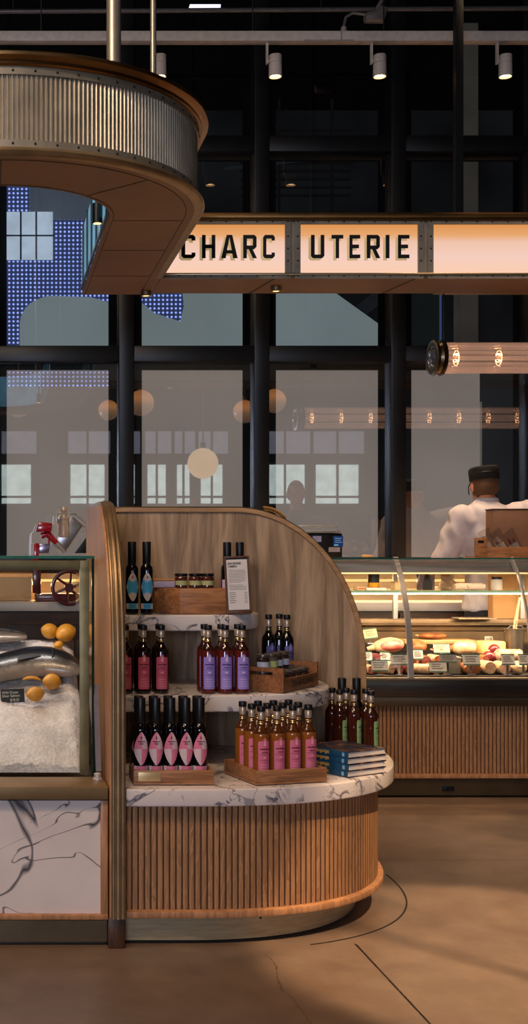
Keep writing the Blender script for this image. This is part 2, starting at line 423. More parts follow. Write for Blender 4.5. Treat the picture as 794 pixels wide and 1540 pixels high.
for i, (a, b) in enumerate(bays):
    wr = sroot('window_%d' % (i+1) if i < 8 else 'window_%d' % (i+2))
    mb = MB()
    mb.box(a-mw, a+mw, W-.05, W+.09, 1.12, ZT, .006)
    obj('mullion', mb, M_frame, wr)
    mb = MB()
    for z in TZ: mb.box(a+mw, b-mw, W-.035, W+.08, z-tw_, z+tw_, .006)
    obj('transom', mb, M_frame, wr)
    mb = MB()
    for z0, z1 in zip(TZ, TZ[1:]):
        for q in (0, 1):
            x0 = (a+mw) if q == 0 else (b-mw-.06)
            mb.box(x0, x0+.06, W+.032, W+.036, z0+tw_, z1-tw_)
        mb.box(a+mw+.06, b-mw-.06, W+.032, W+.036, z1-tw_-.045, z1-tw_)
    obj('frit_border', mb, M_frit, wr)
    mb = MB(); mb.quad((a+mw, W+.02, TZ[0]), (b-mw, W+.02, TZ[0]), (b-mw, W+.02, TZ[1]), (a+mw, W+.02, TZ[1])); obj('pane', mb, M_pane, wr)
    for z0, z1 in ((TZ[1], TZ[2]), (TZ[2], TZ[3])):
        mb = MB(); mb.quad((a+mw, W+.02, z0), (b-mw, W+.02, z0), (b-mw, W+.02, z1), (a+mw, W+.02, z1)); obj('pane', mb, M_pane2, wr)
    if b < 3.6 or a > 4.3:
        bx1 = X(727, W) if i == 7 else b-mw
        mb = MB(); mb.box(a+mw, bx1, W+.06, W+.064, 1.12, TZ[1]-tw_)
        blo = obj('blind', mb, M_blind, wr)
        if i == 7:
            mb = MB(); mb.box(X(727, W), X(730, W), W+.055, W+.07, 1.12, TZ[1]-.3); obj('blind_rail', mb, plain('pale_rail', (170,160,150), .5, 0, .05, 5, .25), blo)
    # second row; blinds and rail strip glow for the daylight behind them
    z0, z1 = TZ[1]+tw_, 3.05
    if i == 4:
        mb = MB(); mb.box(a+mw, b-mw, W+.06, W+.064, z0-.25, 3.9); obj('blind', mb, M_dots, wr)
        # canopy's dark reflection built as a smooth sheet with rounded shoulder, and the lit opening beyond
        mb = MB(); x0, x1 = .193, .82; pts = [(x0, z0-.0)]
        for t in range(13):
            u = PI - PI/2*t/12; pts.append((x0+.22+.22*math.cos(u), 2.73+.185*math.sin(u)))
        pts += [(x1-.16, 2.905), (x1, 2.86), (x1, z0)]
        mb.prism(pts, 0, .004, 0, Matrix.Translation((0, W+.058, 0)) @ RX); obj('blind', mb, M_blind2, wr)
        mb = MB(); mb.box(.0, .408, W+.05, W+.055, 3.148, 3.46)
        op = obj('sunlit_opening', mb, glow('sunlit', (214,228,245), 1.9, .2, 9), wr)
        mb = MB()
        for x in (.1,.2,.3): mb.box(x-.006, x+.006, W+.047, W+.05, 3.148, 3.46)
        mb.box(.0,.42, W+.047, W+.05, 3.30, 3.31); obj('muntin', mb, plain('muntin_grey', (110,120,140), .6), op)
        mb = MB(); mb.box(.258, .80, W+.056, W+.0575, 3.41, 3.72); obj('blind', mb, plain('screen_smooth', (104,112,124), .9, 0, .2, 2, 1.0), wr)
    elif i == 5:
        mb = MB(); mb.box(a+mw, b-mw, W+.062, W+.066, z0, 3.2); obj('blind', mb, M_blind2, wr)
        mb = MB(); pts = [(a+mw, 3.05), (a+mw, 2.92), (a+.2, 2.80), (a+.36, 2.75), (a+.385, 2.85), (a+.36, 3.05)]
        mb.prism(pts, 0, .003, 0, Matrix.Translation((0, W+.058, 0)) @ RX); obj('blind', mb, M_dots, wr)
    elif i == 6:
        mb = MB(); pts = [(a+mw, z0), (b-mw-.03, z0), (b-mw-.03, 2.72), (b-mw-.42, 3.0), (a+mw, 3.0)]  # sloped edge builds a diagonal shadow into the blind's outline
        mb.prism(pts, 0, .004, 0, Matrix.Translation((0, W+.06, 0)) @ RX); obj('blind', mb, M_blind2, wr)
    elif i == 7:
        mb = MB(); mb.box(a+mw, a+.30, W+.06, W+.064, z0, 3.0); obj('blind', mb, plain('blind_dusk', (72,80,78), .9, 0, .15, 3, .25), wr)
        mb = MB(); mb.box(a+.300, a+.315, W+.06, W+.066, z0, 3.0); obj('blind_rail', mb, glow('slit', (120,150,220), .5), wr)
# things in the hall beyond the glass, dim light on them painted as emission
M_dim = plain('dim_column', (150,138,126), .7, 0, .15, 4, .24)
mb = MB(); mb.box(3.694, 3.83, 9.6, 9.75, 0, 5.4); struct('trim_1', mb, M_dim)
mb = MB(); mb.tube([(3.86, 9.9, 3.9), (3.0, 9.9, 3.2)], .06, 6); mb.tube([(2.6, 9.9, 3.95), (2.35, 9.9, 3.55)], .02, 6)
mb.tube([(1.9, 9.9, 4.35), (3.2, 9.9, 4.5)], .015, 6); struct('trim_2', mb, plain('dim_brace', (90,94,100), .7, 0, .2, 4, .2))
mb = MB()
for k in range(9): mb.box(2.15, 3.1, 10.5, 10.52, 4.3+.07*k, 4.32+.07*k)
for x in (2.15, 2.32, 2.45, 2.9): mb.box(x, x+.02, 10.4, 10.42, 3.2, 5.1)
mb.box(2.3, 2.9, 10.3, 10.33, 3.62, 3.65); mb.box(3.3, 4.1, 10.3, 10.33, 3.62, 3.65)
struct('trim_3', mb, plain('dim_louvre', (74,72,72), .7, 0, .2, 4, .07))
# ================================================================ curved display unit
XA, XB = .3766, .429            # tall end panel, two faces
YF, YP = 3.85, 4.74             # front of the unit, plane of the arched panel
ZTOP = 1.421
unit = thing('display_unit', 'curved oak display unit with three marble shelves, arched back panel and slatted base', 'display stand', (.9, 4.3, 0))
def endcurve(off=0, n=22):
    cy, cz, a, b = 4.31, .87, .46-off, ZTOP-.87-off
    pts = [(YF+off, .095)] + [(YF+off, .095+(cz-.095)*k/6) for k in range(1, 6)]
    for i in range(n+1):
        t = (PI/2)*i/n; pts.append((cy-a*math.cos(t), cz+b*math.sin(t)))
    pts.append((YP+.05, ZTOP-off)); return pts
mb = MB(); pr = endcurve(.006); poly = pr + [(YP+.05, .095)]
mb.prism(poly, XA, XB-.004, 0, Matrix(((0,0,1,0),(1,0,0,0),(0,1,0,0),(0,0,0,1))))
endp = obj('end_panel', mb, M_oakwarm, unit)
mb = MB(); pr = endcurve(0); w = XB-XA
prof = [(.006, -.004), (.006, .006)]
def bead(x0, x1, h, n=6): return [((x0+x1)/2-(x1-x0)/2*math.cos(PI*k/n), .004+h*math.sin(PI*k/n)) for k in range(n+1)]
prof += bead(.007, .017, .0025, 5) + bead(.0185, .036, .006, 8) + bead(.0375, .046, .003, 5) + [(w-.002, .002), (w-.002, -.006)]
nn = norms(pr)
mb.sweep([(XA, y, z) for y, z in pr], [(0, -b*0+a_, b_) for (a_, b_), b in zip([(-n[0], -n[1]) for n in nn], [0]*len(nn))], Vector((1,0,0)), prof, False, True)
obj('edge_trim', mb, M_bronze, endp)
mb = MB(); mb.box(XA-.004, XB-.004, YF+.004, YF+.06, 0.001, .095, .002); obj('foot_block', mb, wood('foot_wood', (48,28,16), (86,52,30), 'Z', 1.5), endp)
# arched back panel
def archpts(off=0, n=26):
    pts = [(XB+.001, ZTOP-off), (.93-.05, ZTOP-off)]
    xc, zc, a, b = .95, .80, .505-off, ZTOP-.80-off
    for i in range(n+1):
        t = PI/2*(1-i/n); pts.append((xc+a*math.cos(t), zc+b*math.sin(t)))
    pts.append((xc+a, .10)); return pts
mb = MB(); pts = archpts(.004); poly = pts + [(XB+.001, .10)]
mb.prism(poly, 0, .048, 0, Matrix.Translation((0, YP+.048, 0)) @ RX)
archp = obj('arched_panel', mb, M_oak, unit)
mb = MB(); pts = archpts(0); nn = norms(pts)
mb.sweep([(x, YP+.052, z) for x, z in pts], [(-n[0], 0, -n[1]) for n in nn], Vector((0,-1,0)), [(0, 0), (.060, 0), (.060, -.016), (.052, -.019), (.05, -.022), (0, -.02)], True, False)
obj('arch_trim', mb, wood('trim_oak', (146,110,74), (184,146,104), 'X', .8), archp)
mb = MB(); pts = archpts(-.001); nn = norms(pts)
mb.sweep([(x, YP+.05, z) for x, z in pts], [(-n[0], 0, -n[1]) for n in nn], Vector((0,-1,0)), [(0,0), (0,.004), (.045,.004), (.045,0)], True)
obj('arch_capping', mb, M_bronzed, archp)
# marble shelves, each stepping further back
def shelf(cx, a, b, n, ztop, th):
    mb = MB(); pts = superpath(cx, YP-.001, a, b, n, 44, XB+.001)
    mb.prism(pts + [(XB+.001, YP-.001)], ztop-th, ztop, .006, None, 3, True)
    return obj('marble_shelf', mb, M_marb, unit)
ZS = (.501, .757, 1.0216)
shelf(.6, .885, .88, 2.5, ZS[0], .056); shelf(.6, .668, .54, 3.0, ZS[1], .058); shelf(.6, .42, .32, 3.2, ZS[2], .058)
# slatted front, plinth ledge, kick plate
mb = MB(); pth = superpath(.6, YP-.001, .828, .850, 2.5, 60, XB+.002)
corrugate(mb, pth, .0200, [-.007, -.001, 0, 0, 0, 0, -.001], .112, .444, False, [1,0,0,0,0,0,0])
obj('slatted_front', mb, M_slat, unit)
mb = MB(); pth = superpath(.6, YP-.001, .846, .872, 2.5, 50, XB+.002)
mb.prism(pth + [(XB+.002, YP-.001)], .090, .112, .004, None, 2, True); obj('base_ledge', mb, M_oakwarm, unit)
mb = MB(); pth = superpath(.6, YP-.001, .755, .838, 2.4, 50, XB+.002)
mb.prism(pth + [(XB+.002, YP-.001)], .012, .090, 0, None, 2, True); obj('kick_plate', mb, M_kick, unit)
mb = MB(); pth = superpath(.6, YP-.001, .735, .815, 2.4, 40, XB+.002)
mb.prism(pth + [(XB+.002, YP-.001)], .0005, .0115); obj('plinth_base', mb, M_black, unit)
mb = MB(); mb.lathe([(.0, 0), (.004, 0), (.004, .003), (0, .003)], (0,0,0), 8, RX)
copies('screw', mb, M_black, unit, [(X(px, 3.9), 3.904, .083) for px in (204, 392)])

# ================================================================ fish counter
fc = thing('fish_counter', 'fish counter with veined marble front, bronze ledge and glass case of ice', 'display counter', (-.2, 4.2, 0))
FX0, FX1 = -.95, .3715
YG = 4.035                                   # front glass
mb = MB(); mb.box(FX0, X(151, 3.87), 3.87, 3.9, Z(1376, 3.87), Z(1204, 3.87)); obj('marble_panel', mb, M_marbp, fc)
mb = MB(); mb.box(X(151.5, 3.86), X(162.4, 3.86), 3.86, 3.9, Z(1376, 3.86), Z(1204, 3.86), .002); obj('corner_stile', mb, M_oakwarm, fc)
mb = MB(); mb.box(FX0, X(162.6, 3.85), 3.852, 3.93, Z(1384, 3.85), Z(1376.5, 3.85), .002); obj('base_rail', mb, M_oakwarm, fc)
mb = MB(); mb.box(FX0, X(161, 3.88), 3.885, 3.9, .012, Z(1385, 3.88)); obj('kick_plate', mb, plain('kick_dark', (112,96,74), .45, 1, .15, 10), fc)
mb = MB(); mb.box(FX0, X(159, 3.9), 3.905, 4.84, .0005, Z(1204, 3.87)); obj('carcass', mb, M_dkwood, fc)
mb = MB(); zl0, zl1 = Z(1203, 3.848), Z(1183.5, 3.848)
mb.box(FX0, FX1, 3.848, YG-.012, zl0+.0005, zl1, .003); obj('bronze_ledge', mb, plain('ledge_bronze', (150,124,88), .42, .7, .18, 5), fc)
XG = .3355; ZGT = 1.228
mb = MB(); mb.quad((FX0, YG, zl1), (XG, YG, zl1), (XG, YG, ZGT), (FX0, YG, ZGT)); g = obj('front_glass', mb, M_case, fc)
mb = MB(); mb.box(XG, XG+.008, YG-.002, YG+.01, zl1, ZGT); obj('glass_edge', mb, plain('edge_black_green', (14,34,30), .15), g)
mb = MB(); mb.quad((XG+.003, YG+.01, zl1), (XG+.003, 4.83, zl1), (XG+.003, 4.83, ZGT), (XG+.003, YG+.01, ZGT)); obj('side_glass', mb, M_case, fc)
mb = MB(); mb.quad((FX0, YG, ZGT+.006), (XG+.006, YG, ZGT+.006), (XG+.006, 4.83, ZGT+.006), (FX0, 4.83, ZGT+.006)); tg = obj('top_glass', mb, M_case, fc)
mb = MB(); mb.box(FX0, XG+.008, YG-.006, YG, ZGT, ZGT+.009); obj('glass_edge', mb, M_edge, tg)
mb = MB()
yb = 4.06; fx0, fx1 = X(120, yb), X(134, yb)
mb.box(fx0, fx1, yb, yb+.02, zl1, Z(843, yb), .002); mb.box(FX0, fx0-.0005, yb, yb+.02, Z(857, yb), Z(843, yb), .002)
obj('brass_frame', mb, plain('olive_brass', (140,128,96), .45, .6, .18, 14), fc)
mb = MB(); mb.tube([P(144, 1030, 4.05), P(148, 1160, 3.98)], .012, 4); obj('glass_stay', mb, plain('stay_grey', (120,112,112), .35, .5), fc)
mb = MB(); mb.lathe([(.016,0),(.016,.006),(.012,.008),(.012,.02),(.006,.024),(0,.024)], (X(147,3.96), 3.965, zl1+.0005), 14); obj('clamp', mb, M_steel, fc)
mb = MB(); mb.box(FX0, fx0-.02, 4.5, 4.53, 1.200, 1.216); obj('lamp_rail', mb, M_steel, fc)
mb = MB(); mb.box(FX0, .33, 4.84, 4.87, .0005, .90, .003); obj('rear_panel', mb, M_dkwood, fc)

def icez(y): return .535 + .36*max(0, min(1, (y-4.09)/.64))**.85
mb = MB(); nx, ny = 90, 60
grid = []
for j in range(ny+1):
    y = 4.085 + (4.80-4.085)*j/ny; row = []
    for i in range(nx+1):
        x = FX0+.02 + (.322-FX0-.02)*i/nx
        edge = min(1, (.326-x)/.03)
        z = icez(y) + random.uniform(-.006, .006) + .008*math.sin(x*17+y*9) - (1-edge)*.03
        row.append(mb.bm.verts.new((x, y, z)))
    grid.append(row)
for j in range(ny):
    for i in range(nx): mb._f((grid[j][i], grid[j][i+1], grid[j+1][i+1], grid[j+1][i]), True)
fr = [v for v in grid[0]]; lo = [mb.bm.verts.new((v.co.x, v.co.y, zl1+.002)) for v in fr]
for i in range(nx): mb._f((lo[i], lo[i+1], fr[i+1], fr[i]))
rt = [r[-1] for r in grid]; lo = [mb.bm.verts.new((v.co.x, v.co.y, zl1+.002)) for v in rt]
for i in range(ny): mb._f((lo[i], lo[i+1], rt[i+1], rt[i]))
def ice_mat():
    m, nt, b = _nt('crushed_ice'); v = coords(nt)
    n = noise(nt, v, 90, 4, .7); n2 = noise(nt, v, 9, 3)
    f = mathn(nt, 'ADD', mathn(nt, 'MULTIPLY', n.outputs['Fac'], .6), mathn(nt, 'MULTIPLY', n2.outputs['Fac'], .4))
    nt.links.new(ramp(nt, f, [(.3, (190,182,180)), (.55, (230,222,220)), (.7, (244,240,238))]), b.inputs['Base Color'])
    b.inputs['Roughness'].default_value = .25; bump(nt, b, n.outputs['Fac'], .8, .012); return m
o = obj('crushed_ice', mb, ice_mat()); setp(o, 'sloping bank of white crushed ice filling the glass fish case', 'ice', None, 'stuff')
o.location.z = .0005

# whole salmon lying across the ice --------------------------------------------
def fish(name, label, xs, y, size, mats, tilt, zoff, group=None):
    """loft along X; xs = (tail, nose)"""
    mb = MB(); n = 34; m = 18; L = xs[1]-xs[0]; rings = []
    k = math.atan2(icez(y+.05)-icez(y-.05), .1)
    for i in range(n+1):
        t = i/n; x = xs[0]+L*t
        h = size*(.20+.80*math.sin(PI*min(1, t*.62+.17))**.9 if t < .75 else 0)
        prof = [(0,.30),(.08,.26),(.25,.62),(.5,.92),(.70,1.0),(.84,.97),(.92,.84),(.97,.62),(1,.30)]
        for (a, ha), (b, hb) in zip(prof, prof[1:]):
            if a <= t <= b: h = size*(ha+(hb-ha)*(t-a)/(b-a)); break
        w = h*.50; dz = -tilt*min(1.3, abs(t-.77)/(.27 if t < .77 else .23))**1.7; ring = []
        for q in range(m):
            a = 2*PI*q/m; u = h*math.sin(a); v = w*math.cos(a)
            # u runs up the slope, v off the slope
            ring.append(mb.bm.verts.new((x, y+(u)*math.cos(k)+v*-math.sin(k)+dz*math.cos(k), icez(y)+zoff+u*math.sin(k)+v*math.cos(k)+dz*math.sin(k)+size*.60)))
        rings.append(ring)
    for a, b in zip(rings, rings[1:]):
        for q in range(m): mb._f((a[q], a[(q+1)%m], b[(q+1)%m], b[q]), True)
    mb._f(rings[0]); mb._f(rings[-1])
    root = thing(name, label, 'fish', (0, y, icez(y)), 0, group)
    bo = obj('body', mb, mats[0], root)
    at = bo.data.attributes.new('back', 'FLOAT', 'POINT')
    for i, d in enumerate(at.data): d.value = math.sin(2*PI*(i % m)/m)
    c = Vector((0, y, icez(y)+zoff+size*.60)); U = Vector((0, math.cos(k), math.sin(k))); V = Vector((0, -math.sin(k), math.cos(k)))
    def dr(t): return U*(-tilt*min(1.3, abs(t-.77)/(.27 if t < .77 else .23))**1.7)
    mb = MB(); e = Vector((xs[0]+L*.935,0,0)) + dr(.935) + c + U*(size*.12) + V*(size*.28); mb.ell(e, (.009,.009,.006)); obj('eye', mb, M_black, root)
    mb = MB(); gx = xs[0]+L*.80
    mb.tube([Vector((gx+.02*math.cos(t), 0, 0))+dr(.8)+c+U*(size*.7*math.sin(t))+V*(size*.50*math.cos(t*.95)) for t in [(-1.1+2.1*q/8) for q in range(9)]], .004, 6); obj('gill', mb, M_blackm, root)
    mb = MB(); p0 = Vector((xs[0]+L*.76,0,0))+dr(.76)+c-U*(size*.35)+V*(size*.48)
    mb.poly([p0, p0+Vector((-.09,0,0))-U*.035+V*.004, p0+Vector((-.085,0,0))-U*.012+V*.004, p0+Vector((-.02,0,0))+U*.02]); obj('fin', mb, mats[1], root)
    mb = MB(); p0 = Vector((xs[0]+L*.5,0,0))+dr(.5)+c+U*(size*.9)
    mb.poly([p0, p0+Vector((-.02,0,0))+U*.035, p0+Vector((-.09,0,0))+U*.02, p0+Vector((-.10,0,0))-U*.006]); obj('fin', mb, mats[1], root)
    mb = MB(); p0 = Vector((xs[0],0,0))+dr(0)+c
    mb.poly([p0+U*.02+Vector((.01,0,0)), p0+U*.07-Vector((.07,0,0)), p0-Vector((.04,0,0)), p0-U*.07-Vector((.07,0,0)), p0-U*.02+Vector((.01,0,0))]); obj('tail', mb, mats[1], root)
    return root
def fish_mat(name, back, mid, belly, y0, z0, span, spots):
    m, nt, b = _nt(name); v = coords(nt); at = nt.nodes.new('ShaderNodeAttribute'); at.attribute_name = 'back'
    n = noise(nt, v, spots, 3)
    f = mathn(nt, 'ADD', mathn(nt, 'ADD', mathn(nt, 'MULTIPLY', at.outputs['Fac'], .5), .5), mathn(nt, 'MULTIPLY', mathn(nt, 'SUBTRACT', n.outputs['Fac'], .5), .30))
    nt.links.new(ramp(nt, f, [(.04, belly), (.20, mid), (.40, back), (.8, tuple(int(q*.4) for q in back))]), b.inputs['Base Color'])
    b.inputs['Roughness'].default_value = .25; b.inputs['Metallic'].default_value = .1; b.inputs['Coat Weight'].default_value = .25
    bump(nt, b, noise(nt, v, 160, 2).outputs['Fac'], .2, .004); return m
ys = 4.515
fish('salmon', 'silver salmon with dark back and head lying across crushed ice', (-.27, X(121, 4.5)), ys, .084,
     (fish_mat('salmon_skin', (28,28,32), (84,76,70), (156,142,130), ys-.004, icez(ys)+.04, .17, 34), plain('fin_dark', (42,42,46), .4)), .05, .008)
ys2 = 4.70
fish('grey_fish', 'dull grey fish at the top of the ice behind the salmon', (-.75, X(40, 4.7)), ys2, .05,
     (fish_mat('grey_skin', (70,62,56), (98,86,78), (130,116,104), ys2, icez(ys2)+.03, .09, 50), plain('fin_grey', (90,80,74), .5)), .012, .020)
# lemons ------------------------------------------------------------------------
M_lem = plain('lemon_peel', (206,142,40), .4, 0, .1, 60, bmp=.15); M_flesh = plain('lemon_flesh', (236,176,70), .35, 0, .2, 40)
def lemon(px, py, Y, r, label, half=False, M=None):
    root = thing('lemon', label, 'lemon', (X(px, Y), Y, 0), 0, 'lemons garnishing the ice')
    c = Vector((X(px, Y), Y, icez(Y)+r*1.22+.012))
    R = Matrix.Rotation(random.uniform(-.5,.5), 4, 'Y') @ Matrix.Rotation(.6, 4, 'Z')
    mb = MB(); b2 = bmesh.new(); bmesh.ops.create_uvsphere(b2, u_segments=20, v_segments=14, radius=1)
    for v in b2.verts:
        x = v.co.x; s = 1+.16*max(0, abs(x)-.82)/.18*(1 if True else 0); v.co = Vector((x*1.18*r*s, v.co.y*r, v.co.z*r))
    for f in b2.faces: f.smooth = True
    mb.merge(b2, Matrix.Translation(c) @ R); obj('peel', mb, M_lem, root)
    mb = MB(); tip = c + R @ Vector((1.34*r, 0, 0)); mb.ell(tip, (.004,.004,.004)); obj('stem_end', mb, plain('lemon_stem', (150,110,40), .7), root)
    if half:
        mb = MB(); pts = []; 
        for t in range(10):
            a = 2.3-1.5*t/9; q = c + Vector((-.062+.048*math.cos(a)-.012, -.006, .005+.03*math.sin(a)-.02)); q.z = max(q.z, icez(q.y)+.004); pts.append(q)
        mb.tube(pts, [.003,.005,.006,.007,.007,.007,.006,.006,.005,.003], 6); obj('peel_curl', mb, M_lem, root)
    return root
lemon(75, 980, 4.73, .030, 'lemon at the top of the ice, beside two other lemons, farther from the brass frame')
lemon(99, 979, 4.71, .034, 'larger lemon at the top of the ice, nearest the brass frame')
lemon(88, 983, 4.665, .016, 'small piece of lemon wedged between the two lemons on top of the ice')
lemon(78, 1054, 4.41, .029, 'lemon with a curl of peel on the ice just below the salmon', True)
lemon(53, 1076, 4.345, .027, 'lowest lemon on the front of the ice, under the black price tag')
# chalk price tag
Yt = 4.36; tg = thing('price_tag', 'small black price tag hand-lettered in white chalk, stuck in the ice', 'price tag', P(18, 1056, Yt))
R = Matrix.Translation(P(19, 1046.5, Yt)) @ Matrix.Rotation(-.05, 4, 'Y') @ Matrix.Rotation(-.15, 4, 'X')
mb = MB(); mb.box(-.042, .042, -.002, .002, -.024, .024, 0, R); obj('card', mb, plain('slate', (20,18,18), .6), tg)
mb = MB()
for s_, x, z in (('Wild Ocean', -.038, .008), ('Silver Salmon', -.038, -.004), ('$18.25', -.010, -.019)):
    textmesh(s_, .0135, R @ Matrix.Translation((x, -.0028, z)) @ RX, mb, 'LEFT', 0, .88)
obj('lettering', mb, plain('chalk', (214,206,190), .8, 0, .05, 5, .15), tg)
mb = MB(); mb.tube([R @ Vector((0,.004,-.012)), R @ Vector((0,.004,-.029))], .0018, 6); obj('stake', mb, M_black, tg)
# ================================================================ bottles
def amber_mat(name, lo, hi, level, rough=.08):
    """liquid below the level, darker glass above"""
    m, nt, b = _nt(name); v = coords(nt); sp = nt.nodes.new('ShaderNodeSeparateXYZ'); nt.links.new(v, sp.inputs[0])
    n = noise(nt, v, 25, 2); z = mathn(nt, 'ADD', sp.outputs[2], mathn(nt, 'MULTIPLY', n.outputs['Fac'], .0008))
    nt.links.new(ramp(nt, mathn(nt, 'DIVIDE', z, .3), [(level/.3-.003, lo), (level/.3+.004, hi)]), b.inputs['Base Color'])
    b.inputs['Roughness'].default_value = rough; b.inputs['Transmission Weight'].default_value = .22; b.inputs['IOR'].default_value = 1.4
    b.inputs['Coat Weight'].default_value = .5; return m
A_gold = amber_mat('glass_gold', (150,88,34), (84,44,18), .150)
A_rose = amber_mat('glass_rose', (96,32,24), (50,21,18), .150)
A_dark = amber_mat('glass_dark_red', (34,12,12), (22,12,12), .150)
A_brown = amber_mat('glass_brown', (74,30,18), (58,24,14), .150)
A_black = amber_mat('glass_black', (12,10,12), (10,9,11), .150)
M_clearneck = plain('neck_foil', (190,170,150), .25, .5, .2, 30)
M_ring = plain('neck_ring', (206,176,120), .2, .8)
def label_patch(mb, r, z0f, z1f, half, yaw=0, n=14, rows=1, mif=None):
    cols = []
    for i in range(n+1):
        u = -1+2*i/n; a = -PI/2+half*u+yaw; z0, z1 = z0f(u), z1f(u)
        cols.append([mb.bm.verts.new((r*math.cos(a), r*math.sin(a), z0+(z1-z0)*j/rows)) for j in range(rows+1)])
    for i in range(n):
        for j in range(rows):
            if mif: mb.mi = mif((-1+2*(i+.5)/n), (j+.5)/rows)
            mb._f((cols[i][j], cols[i+1][j], cols[i+1][j+1], cols[i][j+1]), True)
    mb.mi = 0
def spirit(lab, glassm, ink=M_ink):
    root = thing('bottle', 'x', 'bottle')
    mb = MB(); mb.lathe([(0,.001),(.022,0),(.0258,.004),(.026,.01),(.026,.142),(.0245,.153),(.019,.164),(.0128,.172),(.0108,.180),(.0106,.196)], seg=22)
    body = obj('body', mb, glassm, root, True)
    mb = MB(); mb.lathe([(.0109,.194),(.0114,.196),(.0116,.219),(.0108,.2205),(0,.2205)], seg=16); obj('neck_foil', mb, M_clearneck, root, True)
    mb = MB(); mb.lathe([(.0109,.180),(.0118,.1815),(.0109,.183)], seg=16, close=False); mb.lathe([(.0109,.186),(.0118,.1875),(.0109,.189)], seg=16, close=False); obj('neck_ring', mb, M_ring, root, True)
    mb = MB(); mb.lathe([(0,.220),(.0128,.2205),(.0134,.222),(.0134,.234),(.0122,.237),(0,.237)], seg=18); obj('cap', mb, M_black, root, True)
    lm = plain('label_'+lab[0], lab[1], .6, 0, .05, 40); md = plain('label_dark_'+lab[0], lab[2], .6); ml = plain('label_lite_'+lab[0], lab[3], .6)
    mb = MB(); R = .0264
    def top(u):
        u = abs(u)
        if u < .28: return .128+.010*math.sqrt(max(0, 1-(u/.28)**2))
        return .127 if u < .85 else .127-.006*((u-.85)/.15)**2
    label_patch(mb, R, lambda u: .016+(.004*((abs(u)-.85)/.15)**2 if abs(u) > .85 else 0), top, .84, 0, 22)
    mb.mi = 1
    for z, h, half in ((.099,.0045,.62), (.089,.003,.4), (.083,.0012,.72), (.064,.0012,.72)):
        label_patch(mb, R+.0003, lambda u: z, lambda u: z+h, half, 0, 8); mb.mi = 1
    mb.mi = 2; label_patch(mb, R+.0003, lambda u: .112, lambda u: .131-.008*u*u, .14, 0, 6)
    mb.mi = 2; label_patch(mb, R+.0003, lambda u: .072, lambda u: .0765, .18, 0, 4)
    for z, half in ((.05,.5), (.042,.6), (.034,.6), (.026,.62)):
        mb.mi = 2; label_patch(mb, R+.0003, lambda u: z, lambda u: z+.0016, half, 0, 6)
    for v in mb.bm.faces: pass
    bmx = mb.bm
    o = obj('label', mb, (lm, md, ml), root, True)
    return root
def fixmi(): pass
LP = ('pink', (206,104,134), (110,40,56), (226,164,178))
LR = ('red', (186,76,98), (96,26,40), (216,150,150))
LV = ('violet', (142,122,200), (64,50,110), (206,190,224))
LG = ('green', (152,190,124), (70,100,60), (200,220,170))
LN = ('navy', (92,86,150), (50,46,90), (150,146,190))
def oil(kind):
    root = thing('bottle', 'x', 'bottle')
    mb = MB(); mb.lathe([(0,.001),(.020,0),(.0228,.003),(.0232,.008),(.0232,.160),(.0215,.171),(.0165,.179),(.0135,.183),(.0132,.19)], seg=22)
    obj('body', mb, A_black, root, True)
    mb = MB(); mb.lathe([(.0140,.182),(.0152,.184),(.0158,.262),(.0148,.2645),(0,.2645)], seg=18); obj('cap', mb, M_black, root, True)
    R = .0236; mb = MB()
    if kind == 'pink':
        m0, m1, m2 = plain('dia_pink', (212,116,144), .6, 0, .06, 40), plain('dia_pale', (206,186,188), .6, 0, .06, 40), M_ink
        z0, z1 = .049, .157; zc = (z0+z1)/2-.004
        def half(u): return (1-abs(u)**1.35)
        label_patch(mb, R, lambda u: zc-(zc-z0)*half(u), lambda u: zc+(z1-zc)*half(u), 1.32, 0, 24, 8,
                    lambda u, v: (0 if u < .08 else 1) if v > .5 else (1 if u < 0 else 0))
        label_patch(mb, R, lambda u: .028, lambda u: .047, 1.3, 0, 14, 3, lambda u, v: 0 if (abs(u) < .62 and v > .0) else 1)
        for z, hw in ((.124,.5), (.117,.3)):
            mb.mi = 2; label_patch(mb, R+.0003, lambda u: z, lambda u: z+.0028, hw, 0, 8, 1, lambda u, v: 2)
        label_patch(mb, R+.0003, lambda u: .134, lambda u: .142, .08, 0, 4, 1, lambda u, v: 2)
        mats = (m0, m1, m2)
    elif kind == 'blue':
        m0, m1, m2 = plain('dia_blue', (66,164,214), .6, 0, .06, 40), plain('dia_grey', (204,190,186), .6, 0, .06, 40), M_ink
        z0, z1 = .048, .152; zc = (z0+z1)/2
        def edge(u): return 1-abs(u)**2.4 if True else 0
        def mi(u, v):
            w = abs(v-.5)*2*(1-abs(u)**1.6)
            if abs(u) > .66 and w < .55*(abs(u)-.66): return 1
            return 1 if w > .34+.34*abs(u) else 0
        label_patch(mb, R, lambda u: zc-(zc-z0)*(1-abs(u)**1.6), lambda u: zc+(z1-zc)*(1-abs(u)**1.6), 1.15, 0, 26, 18, mi)
        label_patch(mb, R, lambda u: .020, lambda u: .040, 1.15, 0, 14, 3, lambda u, v: 0 if abs(u) < .6 else 1)
        label_patch(mb, R+.0003, lambda u: .132, lambda u: .138, .10, 0, 4, 1, lambda u, v: 2)
        for z in (.026, .033): label_patch(mb, R+.0003, lambda u: z, lambda u: z+.0015, .5, 0, 6, 1, lambda u, v: 2)
        mats = (m0, m1, m2)
    else:
        mats = (plain('dia_lilac', (176,140,190), .6, 0, .06, 40), plain('dia_grey', (204,190,186), .6), M_ink)
        label_patch(mb, R, lambda u: .05, lambda u: .122, 1.1, 0, 14, 1, lambda u, v: 1 if int((u+1)*4) % 2 else 0)
    obj('label', mb, mats, root, True)
    return root
ORD = ['first','second','third','fourth','fifth','sixth']
M_tray = wood('tray_oak', (124,82,52), (176,124,82), 'X', 2.4)
EPS = .0012
